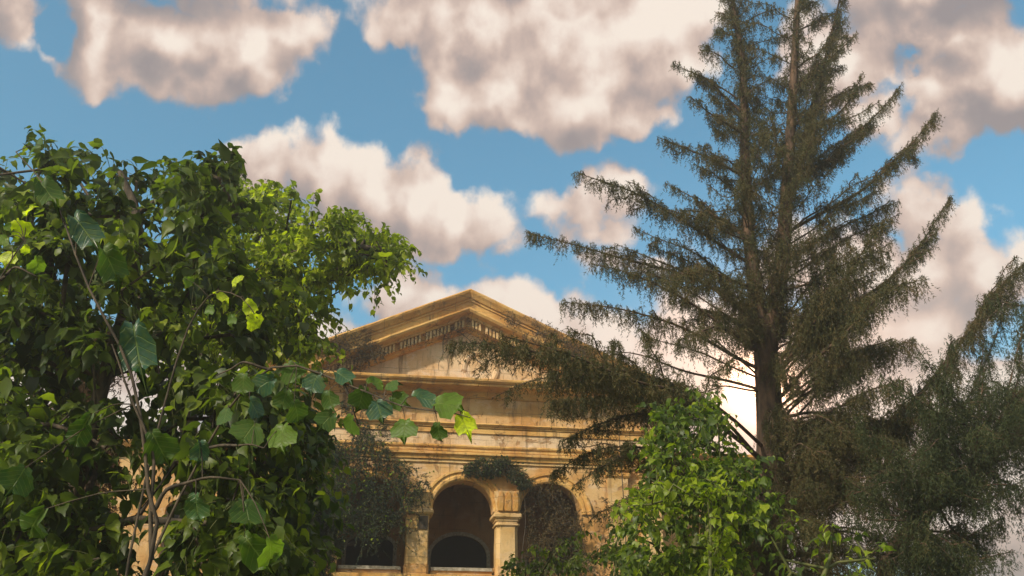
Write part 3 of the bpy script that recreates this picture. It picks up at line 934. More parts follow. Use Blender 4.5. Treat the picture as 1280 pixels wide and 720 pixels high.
def skeleton(trunk_pts, targets, r0=0.16, rmin=0.006, step=0.35):
    """join every target to the nearest branch node; thickness from what a branch carries"""
    nodes = [np.array(p) for p in trunk_pts]
    par = [-1] + list(range(len(trunk_pts) - 1))
    T = targets[np.argsort(np.min(np.linalg.norm(targets[:, None] - np.array(trunk_pts)[None], axis=2), axis=1))]
    for t in T:
        A = np.array(nodes)
        d = np.linalg.norm(A - t, axis=1) + np.maximum(0, A[:, 2] - t[2]) * 0.8
        j = int(np.argmin(d))
        L = np.linalg.norm(A[j] - t); k = max(1, int(L / step))
        prev = j
        p0 = A[j]
        for q in range(1, k + 1):
            s = q / k
            p = p0 * (1 - s) + t * s
            p = p + rng.normal(size=3) * 0.03 * (0 if q == k else 1)
            p[2] += math.sin(s * math.pi) * 0.08 * L
            nodes.append(p); par.append(prev); prev = len(nodes) - 1
    N = len(nodes)
    w = np.zeros(N); ch = [[] for _ in range(N)]
    for i in range(N):
        if par[i] >= 0: ch[par[i]].append(i)
    for i in range(N - 1, -1, -1):
        w[i] = max(1.0, sum(w[c] for c in ch[i]))
    wmax = w.max()
    rad = rmin + (r0 - rmin) * (w / wmax) ** 0.55
    nt = len(trunk_pts)
    paths = [(nodes[:nt], [max(rad[i], r0 * (1 - .75 * i / nt)) for i in range(nt)])]
    seen = set(range(nt))
    for i in range(nt, N):
        if i in seen: continue
        chain = [par[i], i]; seen.add(i)
        cur = i
        while True:
            cs = [c for c in ch[cur] if c not in seen]
            if not cs: break
            b = max(cs, key=lambda c: w[c]); chain.append(b); seen.add(b); cur = b
        rr = [min(rad[chain[0]], rad[chain[1]] * 1.15)] + [rad[c] for c in chain[1:]]
        rr[-1] *= 0.6
        paths.append(([nodes[c] for c in chain], rr))
    return paths

def leaf_proto(name, tmpl, curl=1.0, width=1.0, bend=.25):
    V = tmpl[0].copy(); V[:, 2] *= curl; V[:, 0] *= width; V[:, 2] -= bend * V[:, 1] ** 2
    return mesh_np(name, V, [tmpl[1]], smooth=True)

def place_leaf(me, mat, pos, d, nn, s, parent, name='leaf'):
    d = Vector(d).normalized(); nn = Vector(nn); nn = (nn - d * nn.dot(d)).normalized(); x = d.cross(nn)
    o = link(name, me, mat, parent)
    mt = Matrix(((x.x*s, d.x*s, nn.x*s, pos[0]), (x.y*s, d.y*s, nn.y*s, pos[1]), (x.z*s, d.z*s, nn.z*s, pos[2]), (0, 0, 0, 1)))
    pm = parent.matrix_basis
    o.matrix_basis = pm.inverted() @ mt
    return o

def local(me, root):
    """bring a mesh built in world coordinates under its root"""
    me.transform(Matrix.Translation(root.location).inverted())
    return me

def shoots(C, centre, m, length, gap):
    """leafy shoots springing from the cluster points; returns leaf stations and twig paths"""
    n = len(C) * m
    base = np.repeat(C, m, axis=0) + rng.normal(size=(n, 3)) * .04
    out = norm(base - centre) * .55
    d = norm(out + rng.normal(size=(n, 3)) * .75 + np.array([0, 0, .25]))
    L = length * rng.uniform(.35, 1.25, n)
    k = 7
    t = np.linspace(0, 1, k)
    P = base[:, None] + d[:, None] * (L[:, None] * t[None])[:, :, None]
    P[:, :, 2] -= (L[:, None] * 0.55) * t[None] ** 2
    st = []; tw = []
    for i in range(n):
        q = max(3, int(L[i] / gap))
        tt = np.linspace(.12, 1.0, q)
        pts = np.stack([np.interp(tt, t, P[i, :, a]) for a in range(3)], 1)
        st.append(np.hstack([pts, np.full((q, 1), 1.15 - .45 * tt[:, None]), np.tile(d[i], (q, 1))]))
        tw.append((P[i], np.linspace(.0045, .0018, k)))
    return np.vstack(st), tw

def broadleaf(name, label, cat, trunk_px, poly_sets, mat, leaf_size, m=3, length=.5, gap=.075, tmpl=LEAF_C, r0=0.15, nind=0, bark='bark_dark', group=None, droop=.7):
    trunk = curve([at(*p) if len(p) == 3 else Vector(p) for p in trunk_px], 14)
    root = thing(name, tuple(trunk[0]), label, cat, group)
    C = np.vstack([sample_crown(*ps) for ps in poly_sets])
    sk = skeleton(list(trunk), C, r0)
    centre = C.mean(0) - np.array([0, 0, .8])
    S, tw = shoots(C, centre, m, length, gap)
    link('trunk', local(tubes('trunk', sk), root), M[bark], root)
    tag(link('twigs', local(tubes('twigs', tw, 3), root), M['stem'], root), kind='stuff')
    n = len(S)
    pos0 = S[:, :3]
    side = norm(rng.normal(size=(n, 3)) * np.array([1, 1, .5]))
    size = leaf_size * S[:, 3] * np.exp(rng.normal(size=n) * .22)
    pos = pos0 + side * (size * .35)[:, None]
    d = norm(side * .8 + S[:, 4:7] * .35 + rng.normal(size=(n, 3)) * .3 + np.array([0, 0, -droop]))
    nn = rng.normal(size=(n, 3)) * .45 + np.array([0, 0, .75]) + side * .35
    nn = norm(nn - d * np.sum(nn * d, 1, keepdims=True))
    if nind:
        # the leaves that show largest are leaves of their own
        key = pos[:, 1] / size + rng.uniform(0, 20, n)
        idx = np.argsort(key)[:nind]
        msk = np.ones(n, bool); msk[idx] = False
        pr = [leaf_proto('leaf', tmpl, c, w) for c, w in ((.8, 1), (1.5, .8), (2.2, .9), (1.2, 1.0))]
        for q, i in enumerate(idx):
            place_leaf(pr[q % 4], mat, pos[i], d[i], nn[i], size[i], root)
        pos, size, d, nn = pos[msk], size[msk], d[msk], nn[msk]
    V0, F0 = tmpl
    n = len(pos)
    x = np.cross(d, nn)
    curl = rng.uniform(0.6, 2.4, (n, 1, 1)); wd = rng.uniform(0.65, 1.05, (n, 1, 1))
    bend = rng.uniform(0.0, .45, (n, 1, 1))
    V = (V0[None, :, 0:1] * wd) * x[:, None] + V0[None, :, 1:2] * d[:, None] + (V0[None, :, 2:3] * curl - bend * V0[None, :, 1:2] ** 2) * nn[:, None]
    V = pos[:, None] + V * size[:, None, None]
    Fi = F0[None] + (np.arange(n) * len(V0))[:, None, None]
    cm = mesh_np('crown', V.reshape(-1, 3), [Fi.reshape(-1, 3)])
    tag(link('crown', local(cm, root), mat, root), kind='stuff')
    return root

# ------------------------------------------------------------------ broadleaf trees on the left
P1c = 0
P1 = [(-60,192),(20,196),(70,192),(110,205),(150,215),(200,222),(235,230),(262,238),(262,262),(235,330),(238,420),(300,470),(385,480),(408,560),(385,640),(350,740),(-60,760)]
G1 = [(172,640,55,95,.95),(150,520,50,70,.8),(130,430,40,40,.6),(270,400,60,55,.75),(335,455,50,35,.8),(20,470,30,30,.6),(240,270,35,25,.5),(190,300,30,30,.5),(370,620,30,50,.6)]
P1_shade = [(-60,400),(120,430),(240,470),(385,500),(392,600),(350,760),(-60,760)]
broadleaf('broadleaf_tree', 'large dark green broadleaf tree filling the left edge of the view', 'tree',
    [(-150, 1500, 9.5), (-60, 1000, 9.3), (60, 720, 9.2), (130, 470, 9.0), (175, 300, 8.8), (150, 215, 8.8)],
    [(P1, 320, 7.6, 11.4, 0.03, 1.5, G1),
     ([(240,210),(300,222),(320,330),(330,470),(235,430)], 26, 8.5, 10.5, 0.0, 1.5)],
    M['leaf_mid'], 0.135, m=4, length=.62, gap=.060, r0=0.11, nind=290)
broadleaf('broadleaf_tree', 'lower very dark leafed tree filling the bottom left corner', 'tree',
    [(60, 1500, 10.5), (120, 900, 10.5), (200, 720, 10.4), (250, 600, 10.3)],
    [(P1_shade, 180, 8.4, 12.2, -0.08, 1.3, G1)], M['leaf_dark'], .125, m=4, length=.55, gap=.058, r0=.12)  # shade of the lower crown is put into the darker leaf colour
P2 = [(262,222),(300,236),(345,240),(385,258),(430,268),(448,300),(470,292),(492,300),(498,320),(482,340),(445,348),(420,372),(385,400),(400,440),(330,455),(240,440),(225,330)]
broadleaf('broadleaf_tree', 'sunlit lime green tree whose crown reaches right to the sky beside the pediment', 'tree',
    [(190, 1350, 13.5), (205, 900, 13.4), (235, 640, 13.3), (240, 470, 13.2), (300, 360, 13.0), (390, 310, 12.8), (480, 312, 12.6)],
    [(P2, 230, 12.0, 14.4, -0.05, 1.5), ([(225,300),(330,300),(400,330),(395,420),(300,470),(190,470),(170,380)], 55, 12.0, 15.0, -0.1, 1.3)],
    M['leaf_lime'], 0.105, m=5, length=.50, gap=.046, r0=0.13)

# ------------------------------------------------------------------ near bough with large leaves in front of the facade
protos = [leaf_proto('leaf', LEAF_N, c, w) for c, w in ((1.2, .95), (2.2, .8), (3.2, .7), (1.6, 1.0))]
narrow = [leaf_proto('leaf', LEAF_N, c, w, .4) for c, w in ((2.5, .5), (3.5, .6))]
def bough(label, stem_sets, leaves, mat, cat='branch'):
    st0 = stem_sets[0][0]
    root = thing('leafy_bough', tuple(at(*st0)), label, cat)
    paths = []
    for pts in stem_sets:
        c = curve([at(*p) for p in pts], 14, 0.01)
        r = np.linspace(0.010, 0.003, len(c))
        paths.append((c, r))
    for (x, y, D, s, ang, mt) in leaves:
        p = at(x, y, D)
        size = s * D / FPX * (.9 if s < 50 else .95)
        a = R(ang)
        d = Vector((math.cos(a), random.uniform(-.6, .6), math.sin(a))).normalized()
        nn = Vector((random.uniform(-.9, .9), -1, random.uniform(-.3, 1.1)))
        o = place_leaf(random.choice(narrow if s > 50 else protos), None, p - d * size * .45, d, nn, size, root)
        o.data = o.data if False else o.data
        sl_ = o.material_slots
        if not o.data.materials: o.data.materials.append(M['leaf_dark'])
        o.material_slots[0].link = 'OBJECT'; o.material_slots[0].material = M[mt]
        # petiole to the nearest stem point
        best = min((float(np.linalg.norm(q - np.array(p - d * size * .45))), tuple(q)) for P_, _ in paths[:len(stem_sets)] for q in P_)
        if best[0] > 0.02:
            mid = (Vector(best[1]) + (p - d * size * .45)) / 2 + Vector((0, 0, .02))
            paths.append((curve([best[1], mid, p - d * size * .45], 6), np.linspace(.003, .0018, 6)))
    link('stem', local(tubes('stem', paths), root), M['bark_dark'], root)
    return root

D = 5.2
bough('bough of large green leaves with one glowing yellow leaf at its tip before the facade',
    [[(130,1290,D+.4),(150,820,D+.4),(260,560,D+.2),(340,462,D),(430,480,D),(500,505,D-.1),(560,515,D-.2),(588,522,D-.2)],
     [(340,462,D),(300,455,D),(270,470,D+.1)], [(430,480,D),(440,505,D),(448,530,D+.1)], [(260,560,D+.2),(300,555,D),(330,560,D)]],
    [(365,465,D,34,-60,'leaf_near'),(392,478,D,34,-110,'leaf_bluen'),(412,500,D,32,-80,'leaf_near'),(430,470,D,34,-30,'leaf_bluen'),(452,498,D,36,-95,'leaf_near'),
     (474,512,D,34,-70,'leaf_bluen'),(470,478,D,28,10,'leaf_bright'),(498,500,D,30,-40,'leaf_near'),(505,536,D-.1,34,-92,'leaf_bright'),(532,497,D-.1,40,-5,'leaf_bluen'),
     (548,540,D-.1,28,-85,'leaf_near'),(560,505,D-.2,44,-12,'leaf_bright'),(581,530,D-.2,38,-65,'leaf_yellow'),(438,532,D,32,-100,'leaf_bright'),(408,525,D,34,-120,'leaf_near'),
     (372,515,D,34,-70,'leaf_near'),(355,500,D,32,-100,'leaf_near'),(330,480,D,36,-140,'leaf_bluen'),(303,480,D,32,-95,'leaf_near'),
     (352,545,D,40,-90,'leaf_bright'),(310,540,D,42,-110,'leaf_near'),(280,520,D,30,-100,'leaf_near'),
     (490,482,D,24,30,'leaf_near'),(320,510,D,36,-50,'leaf_bluen')], 'leaf_near')
D = 4.6
bough('sprig of yellow-green sunlit leaves near the left edge', [[(-330,1240,D),(-150,620,D),(-40,420,D),(0,350,D),(30,300,D)], [(0,350,D),(20,335,D),(45,345,D)]],
    [(26,286,D,32,-60,'leaf_yellow'),(36,262,D,22,80,'leaf_yellow'),(10,322,D,26,-100,'leaf_yellow'),(46,332,D,30,-95,'leaf_bright'),(3,300,D,20,-120,'leaf_bright'),(32,312,D,16,-80,'leaf_yellow'),(12,284,D,18,120,'leaf_bright')], 'leaf_yellow')
D = 6.0
bough('sprig of bright lime leaves hanging in the middle of the left crown', [[(110,1100,D),(160,700,D),(220,450,D),(262,372,D),(300,372,D),(322,398,D)]],
    [(277,370,D,26,-20,'leaf_yellow'),(296,350,D,22,80,'leaf_yellow'),(312,384,D,28,-50,'leaf_yellow'),(318,402,D,26,-40,'leaf_yellow'),(262,388,D,20,-110,'leaf_bright'),(236,352,D,18,-30,'leaf_bright'),(290,400,D,20,-100,'leaf_bright')], 'leaf_yellow')
D = 3.6
bough('sprig of large bluish glossy leaves hanging low down the left side', [[(40,1150,D),(190,700,D),(186,610,D),(160,470,D),(110,360,D),(70,250,D+.3),(20,190,D+.5)], [(190,700,D),(190,620,D),(185,560,D),(160,480,D),(140,430,D)], [(190,640,D),(230,600,D),(300,600,D)]],
    [(170,432,D,84,-70,'leaf_bluen'),(105,285,D,70,-45,'leaf_bluen'),(140,330,D,60,-55,'leaf_near'),(60,238,D,54,-40,'leaf_near'),(45,180,D+3,40,150,'leaf_near'),
     (250,565,D,34,-80,'leaf_bluen'),(245,635,D,40,-85,'leaf_bluen'),(310,640,D,46,-60,'leaf_near'),(320,690,D,56,-50,'leaf_near'),(40,655,D,64,-140,'leaf_near'),(22,600,D,44,-100,'leaf_near'),(200,560,D,50,-60,'leaf_near'),
     (340,690,D,44,-80,'leaf_bright'),(100,540,D,56,-120,'leaf_near')], 'leaf_bluen')

# ------------------------------------------------------------------ conifers
def needles(name, A, B, per_m, ln, wd, splay=0.8):
    """needle-shaped faces along segments A->B"""
    L = np.linalg.norm(B - A, axis=1)
    k = np.maximum(1, (L * per_m).astype(int))
    idx = np.repeat(np.arange(len(A)), k)
    n = len(idx)
    t = rng.uniform(0, 1, (n, 1))
    P = A[idx] * (1 - t) + B[idx] * t
    ax = norm(B - A)[idx]
    rd = norm(rng.normal(size=(n, 3)))
    rd = norm(rd - ax * (rd * ax).sum(1, keepdims=True))
    d = norm(ax * rng.uniform(0.5, 1.2, (n, 1)) + rd * splay)
    s = norm(np.cross(d, rng.normal(size=(n, 3))))
    l = ln * rng.uniform(0.6, 1.3, (n, 1))
    V = np.stack([P - s * wd / 2, P + s * wd / 2, P + d * l], 1).reshape(-1, 3)
    return mesh_np(name, V, [np.arange(3 * n).reshape(-1, 3)])

def limb_foliage(P, spread=0.5, dens=1.0, hang=0.3, t0=0.12, taper=0.75, gravity=1.0):
    """branchlets beside a limb with pendulous twigs; returns segment arrays"""
    seg = np.linalg.norm(np.diff(P, axis=0), axis=1)
    S = np.concatenate([[0], np.cumsum(seg)]); L = S[-1]
    spread = spread * 1.4; hang = hang * 1.25
    n = max(4, int(L / 0.040 * dens))
    s = rng.uniform(t0, 1.0, n) ** 0.9
    s = np.clip(s, 0, 1)
    X = np.stack([np.interp(s * L, S, P[:, a]) for a in range(3)], 1)
    Tn = np.stack([np.interp(np.clip(s + .03, 0, 1) * L, S, P[:, a]) - np.interp(np.clip(s - .03, 0, 1) * L, S, P[:, a]) for a in range(3)], 1)
    Tn = norm(Tn)
    side = norm(np.cross(Tn, np.array([0, 0, 1.0]) + rng.normal(size=(n, 3)) * .25))
    side *= rng.choice([-1, 1], (n, 1))
    prof = spread * (1 - taper * s) * rng.uniform(.35, 1.15, n) * np.minimum(1, (s - t0) * 6 + .35)
    d = norm(side * .8 + Tn * .8 + rng.normal(size=(n, 3)) * .18)
    e1 = X + d * prof[:, None] * .55 + np.array([0, 0, .02])
    e2 = X + d * prof[:, None] - np.array([0, 0, 1.0]) * (prof[:, None] ** 1.1) * .35 * gravity
    A = [X, e1]; B = [e1, e2]
    # pendulous twigs
    m = 4
    tt = rng.uniform(0.1, 1, (n, m, 1))
    Q = np.where(tt < .5, X[:, None] + (e1 - X)[:, None] * tt * 2, e1[:, None] + (e2 - e1)[:, None] * (tt * 2 - 1)).reshape(-1, 3)
    hl = hang * rng.uniform(.15, 1.1, len(Q)) * np.repeat((1 - .45 * s), m)
    dn = norm(np.array([0, 0, -1.0]) + rng.normal(size=(len(Q), 3)) * .22)
    mid = Q + dn * hl[:, None] * .5
    end = mid + norm(dn + rng.normal(size=(len(Q), 3)) * .2) * hl[:, None] * .5
    A += [Q, mid]; B += [mid, end]
    # the limb's own needles
    A.append(P[:-1][int(len(P) * .35):]); B.append(P[1:][int(len(P) * .35):])
    return np.vstack(A), np.vstack(B), (X, e1, e2)

class Conifer:
    def __init__(s, name, base, label, cat, mat='needle', group=None):
        s.root = thing(name, tuple(base), label, cat, group)
        s.A = []; s.B = []; s.paths = []; s.mat = mat
    def trunk(s, pts, r0, r1, n=30, wob=0.02):
        c = curve(pts, n, wob)
        s.paths.append((c, np.linspace(r0, r1, len(c))))
        return c
    def limb(s, pts, spread=.5, dens=1.0, hang=.3, t0=.12, r=.035, gravity=1.0, taper=.75):
        c = curve(pts, 18, 0.03)
        s.paths.append((c, np.linspace(r, .005, len(c))))
        if dens > 0:
            A, B, tw = limb_foliage(c, spread, dens, hang, t0, taper, gravity)
            s.A.append(A); s.B.append(B)
            X, e1, e2 = tw
            for i in range(0, len(X), 6):
                s.paths.append((np.array([X[i], e1[i], e2[i]]), np.array([.006, .004, .002])))
        return c
    def build(s, per_m=74, ln=.050, wd=.0115, bark='bark', splay=.8):
        link('trunk', local(tubes('trunk', s.paths, 6), s.root), M[bark], s.root)
        me = needles('crown', np.vstack(s.A), np.vstack(s.B), per_m, ln, wd, splay)
        print(s.root.name, 'needles', len(me.polygons))
        tag(link('crown', local(me, s.root), M[s.mat], s.root), kind='stuff')

DS = 16.0
b0 = at(962, 720, DS); b0.z = 0
sp = Conifer('spruce_tree', b0, 'tall brown-green spruce with forked trunk and drooping twigs right of the mansion', 'tree')
low = [Vector((b0.x + .12, DS, 0)), Vector((b0.x + .05, DS, 3)), at(962, 640, DS), at(962, 540, DS), at(958, 445, DS)]
tk0 = sp.trunk(low + [at(955, 400, DS)], .30, .19, 40)
tA = sp.trunk([at(958, 450, DS), at(940, 330, DS), at(932, 200, DS), at(928, 90, DS), at(914, -10, DS), at(904, -110, DS)], .15, .02, 30)
tB = sp.trunk([at(958, 450, DS), at(978, 330, DS - .1), at(985, 200, DS - .1), at(992, 80, DS - .1), at(1000, -40, DS), at(1003, -170, DS)], .17, .02, 30)
tC = sp.trunk([at(982, 260, DS), at(1010, 160, DS + .3), at(1032, 70, DS + .4), at(1054, -20, DS + .4)], .07, .015, 20)
def L(*pts, **kw):
    c = sp.limb([at(x, y, DS + d) for x, y, d in pts], **kw)
    if kw.get('dens', 1) > .7 and (pts[0][1] < 425 or pts[0][1] in (640, 560)):            # forked side boughs make the limb broad and feathery
        ln = float(np.linalg.norm(c[-1] - c[0]))
        for q in range(int(2 + ln * 1.6)):
            t_ = random.uniform(.25, .85); i_ = int(t_ * (len(c) - 1))
            f = norm(c[min(i_ + 1, len(c) - 1)] - c[i_ - 1])
            sd = norm(np.cross(f, [0, 0, 1.0])) * random.choice((-1, 1))
            d_ = norm(f * .8 + sd * random.uniform(.3, .9) + np.array([0, 0, random.uniform(-.35, .3)]))
            l_ = ln * random.uniform(.14, .30) * (1.15 - t_ * .6)
            sp.limb([c[i_], c[i_] + d_ * l_ * .5 + np.array([0, 0, .03]), c[i_] + d_ * l_ - np.array([0, 0, .12 * l_])], spread=.18, hang=kw.get('hang', .3) * .75, dens=.75, t0=.05, r=.012)
    return c
def env(tab, y):
    return float(np.interp(y, [a for a, _ in tab], [b for _, b in tab]))
EL = [(-60, 900), (0, 885), (60, 872), (100, 850), (150, 840), (200, 815), (250, 775), (300, 735), (340, 740), (400, 770), (460, 800)]
ER = [(-60, 1030), (0, 1050), (60, 1075), (110, 1110), (150, 1135), (250, 1150), (330, 1120), (400, 1110)]
for q in range(34):
    y = -40 + 470 * (q + random.random()) / 34
    k_ = random.uniform(.45, .92); dd = random.uniform(-1.2, 1.2)
    if q % 2:
        bx_ = float(np.interp(y, [-60, 200, 330, 450], [908, 932, 940, 955])); x = bx_ + (env(EL, y) - bx_) * k_
    else:
        bx_ = float(np.interp(y, [-60, 200, 330, 450], [1000, 985, 978, 962])); x = bx_ + (env(ER, y) - bx_) * k_
    rise = abs(x - bx_) * random.uniform(.35, .75)
    L((bx_, y + rise, 0), ((bx_ + x) / 2, y + rise * .42, dd * .5), (x, y, dd), spread=.34, hang=.3, dens=random.uniform(.75, 1.2), t0=.1, r=.02)
# limbs seen against the sky, left side
L((926,140,0),(890,105,-.2),(842,80,-.3), spread=.32, hang=.22, dens=1.6)
L((930,220,0),(880,195,.2),(824,172,.3), spread=.38, hang=.28, dens=1.4)
L((934,170,0),(900,150,-.6),(862,120,-1.0), spread=.32, hang=.25, dens=1.2)
L((938,330,0),(860,280,-.4),(790,240,-.6),(722,216,-.8), spread=.46, hang=.34, dens=1.6)
L((940,300,0),(890,270,.7),(830,262,1.1), spread=.45, hang=.34, dens=1.0)
L((946,400,0),(860,345,.3),(760,318,.5),(662,292,.5), spread=.52, hang=.38, dens=1.5, t0=.3)
L((948,440,0),(880,392,-.5),(800,345,-.8),(740,330,-.9), spread=.45, hang=.36, dens=1.2, t0=.3)
L((940,388,0),(850,338,1.0),(772,306,1.6), spread=.3, hang=.22, dens=.55, t0=.3)
L((950,462,0),(870,420,-.3),(790,388,-.6),(708,378,-.9), spread=.48, hang=.42, dens=1.3, t0=.3)
L((950,487,0),(870,466,.2),(800,445,.3),(755,438,.3), spread=.2, hang=.24, dens=.45, t0=.35, r=.028)
L((950,489,0),(905,484,-.3),(868,492,-.4), spread=.12, hang=.1, dens=.15, t0=.5, r=.02)
L((946,360,0),(880,340,-1.4),(830,345,-2.2), spread=.4, hang=.36, dens=1.0)
L((948,430,0),(890,410,-1.6),(850,425,-2.6), spread=.42, hang=.36, dens=.9)
# right side, rising
L((990,110,0),(1030,80,-.2),(1072,42,-.3), spread=.3, hang=.22, dens=1.3)
L((988,180,0),(1050,140,-.3),(1080,90,-.4), spread=.34, hang=.26, dens=1.2)
L((986,230,0),(1060,180,.2),(1126,108,.3), spread=.4, hang=.3, dens=1.4)
L((985,290,0),(1080,235,-.2),(1130,190,-.3),(1170,142,-.3), spread=.42, hang=.34, dens=1.6)
L((980,330,0),(1040,290,.5),(1122,252,.7), spread=.42, hang=.34, dens=1.3)
L((975,420,0),(1080,370,-.2),(1140,320,-.3),(1188,247,-.4), spread=.45, hang=.36, dens=1.6)
L((972,470,0),(1020,400,-1.2),(1075,320,-1.8),(1110,270,-2.2), spread=.55, hang=.5, dens=1.9)
L((972,500,0),(1040,430,-1.6),(1100,370,-2.4),(1150,350,-2.9), spread=.55, hang=.5, dens=1.7)
L((968,515,0),(1000,516,-.2),(1040,470,-.2),(1062,420,-.3), spread=.3, hang=.3, dens=.3, t0=.55, r=.03)
L((968,470,0),(985,450,.2),(1030,415,.5), spread=.15, hang=.15, dens=.15, t0=.5, r=.022)
# long limb sweeping up to the right edge
L((966,640,0),(1040,575,-.5),(1138,504,-.8),(1209,420,-1.0),(1244,366,-1.0),(1292,318,-1.0), spread=.62, hang=.55, dens=1.7, t0=.2, r=.06)
# boughs crossing the space between the two leaders
for q in range(20):
    y = -60 + 300 * (q + random.random()) / 20
    xa = float(np.interp(y, [-60, 200, 330], [908, 932, 945])); xb = float(np.interp(y, [-60, 200, 330], [1001, 985, 975]))
    if q % 2: xa, xb = xb, xa
    k_ = random.uniform(.45, .95); dd = random.uniform(-.5, .5)
    sp.limb([at(xa, y + 26, DS), at(xa + (xb - xa) * k_ * .5, y + 10, DS + dd * .5), at(xa + (xb - xa) * k_, y, DS + dd)], spread=.24, hang=.26, dens=1.0, t0=.05, r=.012)
# boughs hanging down over the trunk below the fork
for q in range(14):
    y = random.uniform(440, 600); x = random.uniform(958, 1015)
    sp.limb([at(962, y, DS), at((962 + x) / 2, y - 4, DS - .4), at(x, y + 22, DS - random.uniform(.5, 1.0))], spread=.2, hang=.42, dens=.8, t0=.1, r=.014)
# foliage between the two leaders and towards or away from the viewer
for trunk_c, lo, hi, nl in ((tA, .05, .99, 78), (tB, .04, .99, 86), (tC, .15, .99, 30), (tk0, .9, 1.0, 4)):
    for q in range(nl):
        t_ = lo + (hi - lo) * (q + random.random()) / nl
        p = trunk_c[int(t_ * (len(trunk_c) - 1))]
        up = (p[2] - 6.5) / 8.5
        ln_ = max(.5, (2.25 - 1.9 * up)) * random.uniform(.45, 1.0)
        a = random.choice((1, -1)) * random.uniform(R(15), R(165))
        dxy = Vector((math.cos(a) * .8, math.sin(a), 0))
        m1 = Vector(p) + dxy * ln_ * .5 + Vector((0, 0, .10 * ln_))
        m2 = Vector(p) + dxy * ln_ + Vector((0, 0, random.uniform(.1, .65) * ln_))
        sp.limb([Vector(p), m1, m2], spread=.30 + .2 * (1 - up), hang=.24 + .14 * (1 - up), dens=random.uniform(.5, 1.1), t0=.1, r=.014)
# twigs hanging close along both leaders
for tc_, sprd in ((tA, .26), (tB, .28), (tC, .24)):
    for _ in range(2):
        A_, B_, _t = limb_foliage(tc_[2:] + rng.normal(size=3) * .05, sprd, 1.1, .30, .02, .45, 2.0)
        sp.A.append(A_); sp.B.append(B_)
A_, B_, _t = limb_foliage(tk0[int(len(tk0) * .45):], .30, .7, .4, .0, .2, 2.0)
sp.A.append(A_); sp.B.append(B_)
# low limbs hanging in front of the pediment's right half
for pts, kw in (
    (((955,560,0),(900,510,-1.5),(830,478,-3.0),(730,455,-4.0),(640,432,-4.6),(562,428,-5.0)), dict(spread=.50, hang=.36, dens=1.5, t0=.3)),
    (((955,580,0),(890,520,-1.5),(820,482,-2.6),(740,462,-3.4),(690,470,-3.8)), dict(spread=.60, hang=.52, dens=2.0, t0=.35)),
    (((955,575,0),(880,520,-1.0),(810,490,-1.8),(740,500,-2.4),(690,502,-2.8)), dict(spread=.50, hang=.45, dens=1.4, t0=.4)),
    (((955,580,0),(900,520,-2.2),(840,486,-4.0),(790,475,-4.6),(700,440,-5.2),(628,420,-5.6)), dict(spread=.34, hang=.28, dens=1.0, t0=.45)),
    (((956,600,0),(890,560,-1.6),(820,520,-2.6),(750,530,-3.2),(702,552,-3.5)), dict(spread=.30, hang=.30, dens=1.2, t0=.45, r=.03)),
    (((957,620,0),(890,590,-1.6),(820,560,-2.6),(750,562,-3.2),(692,590,-3.5)), dict(spread=.32, hang=.26, dens=1.3, t0=.4, r=.03)),
    (((958,640,0),(900,600,-2.6),(840,590,-3.6),(790,570,-4.0),(740,590,-4.3)), dict(spread=.32, hang=.30, dens=.9, t0=.4, r=.03))):
    L(*pts, **kw)
# lower right skirts
for q in range(38):
    y0 = random.uniform(520, 760)
    x1 = random.uniform(1000, 1150); y1 = max(540, y0 - random.uniform(-30, 70))
    dd = random.uniform(-3.2, 1.8)
    p0 = (964, y0, 0)
    L(p0, ((964 + x1) / 2, (y0 + y1) / 2 - 18, dd * .5), (x1, y1, dd), spread=.55, hang=.5, dens=random.uniform(.7, 1.2), t0=.12, r=.03)
for q in range(14):
    y0 = random.uniform(610, 760); x1 = random.uniform(840, 935)
    dd = random.uniform(-2.0, 2.0)
    L((962, y0, 0), ((962 + x1) / 2, y0 - 20, dd * .5), (x1, y0 + random.uniform(-10, 40), dd), spread=.4, hang=.4, dens=.8, t0=.1, r=.025)
for q in range(14):
    x1 = random.uniform(1035, 1145); y1 = random.uniform(400, 560)
    dd = random.uniform(-2.2, 1.2)
    L((970, min(700, y1 + random.uniform(70, 150)), 0), ((970 + x1) / 2, y1 + 30, dd * .5), (x1, y1, dd), spread=.5, hang=.62, dens=1.2, t0=.4, r=.025)
# dense sunward boughs right of the fork
for q in range(12):
    x1 = random.uniform(1020, 1120); y1 = random.uniform(300, 450)
    dd = random.uniform(-2.4, .8)
    L((975, y1 + random.uniform(40, 110), 0), ((975 + x1) / 2, y1 + 35, dd * .5), (x1, y1, dd), spread=.5, hang=.55, dens=1.2, t0=.25, r=.025)
sp.build(62)

# second spruce, leaning trunk in the lower right corner
b1 = at(1095, 760, 14.0); b1.z = 0
s2 = Conifer('spruce_tree', (b1.x - .3, 14.0, 0), 'dark leaning spruce with drooping boughs in the lower right corner', 'tree', 'needle_green')
tl = s2.trunk([Vector((b1.x - .3, 14.0, 0)), at(1105, 740, 14), at(1135, 665, 14), at(1191, 618, 13.8), at(1250, 560, 13.6), at(1330, 470, 13.4), at(1400, 330, 13.4)], .14, .03, 40)
for q in range(64):
    t_ = random.uniform(.40, 1.0)
    p = Vector(tl[int(t_ * (len(tl) - 1))])
    a = random.uniform(0, 6.28); ln_ = random.uniform(.5, 1.7)
    dxy = Vector((math.cos(a) * .9, math.sin(a), 0))
    s2.limb([p, p + dxy * ln_ * .5 + Vector((0, 0, .1 + .15 * ln_)), p + dxy * ln_ + Vector((0, 0, random.uniform(-.25, .45) * ln_))], spread=.45, hang=.45, dens=random.uniform(.7, 1.2), t0=.1, r=.02)
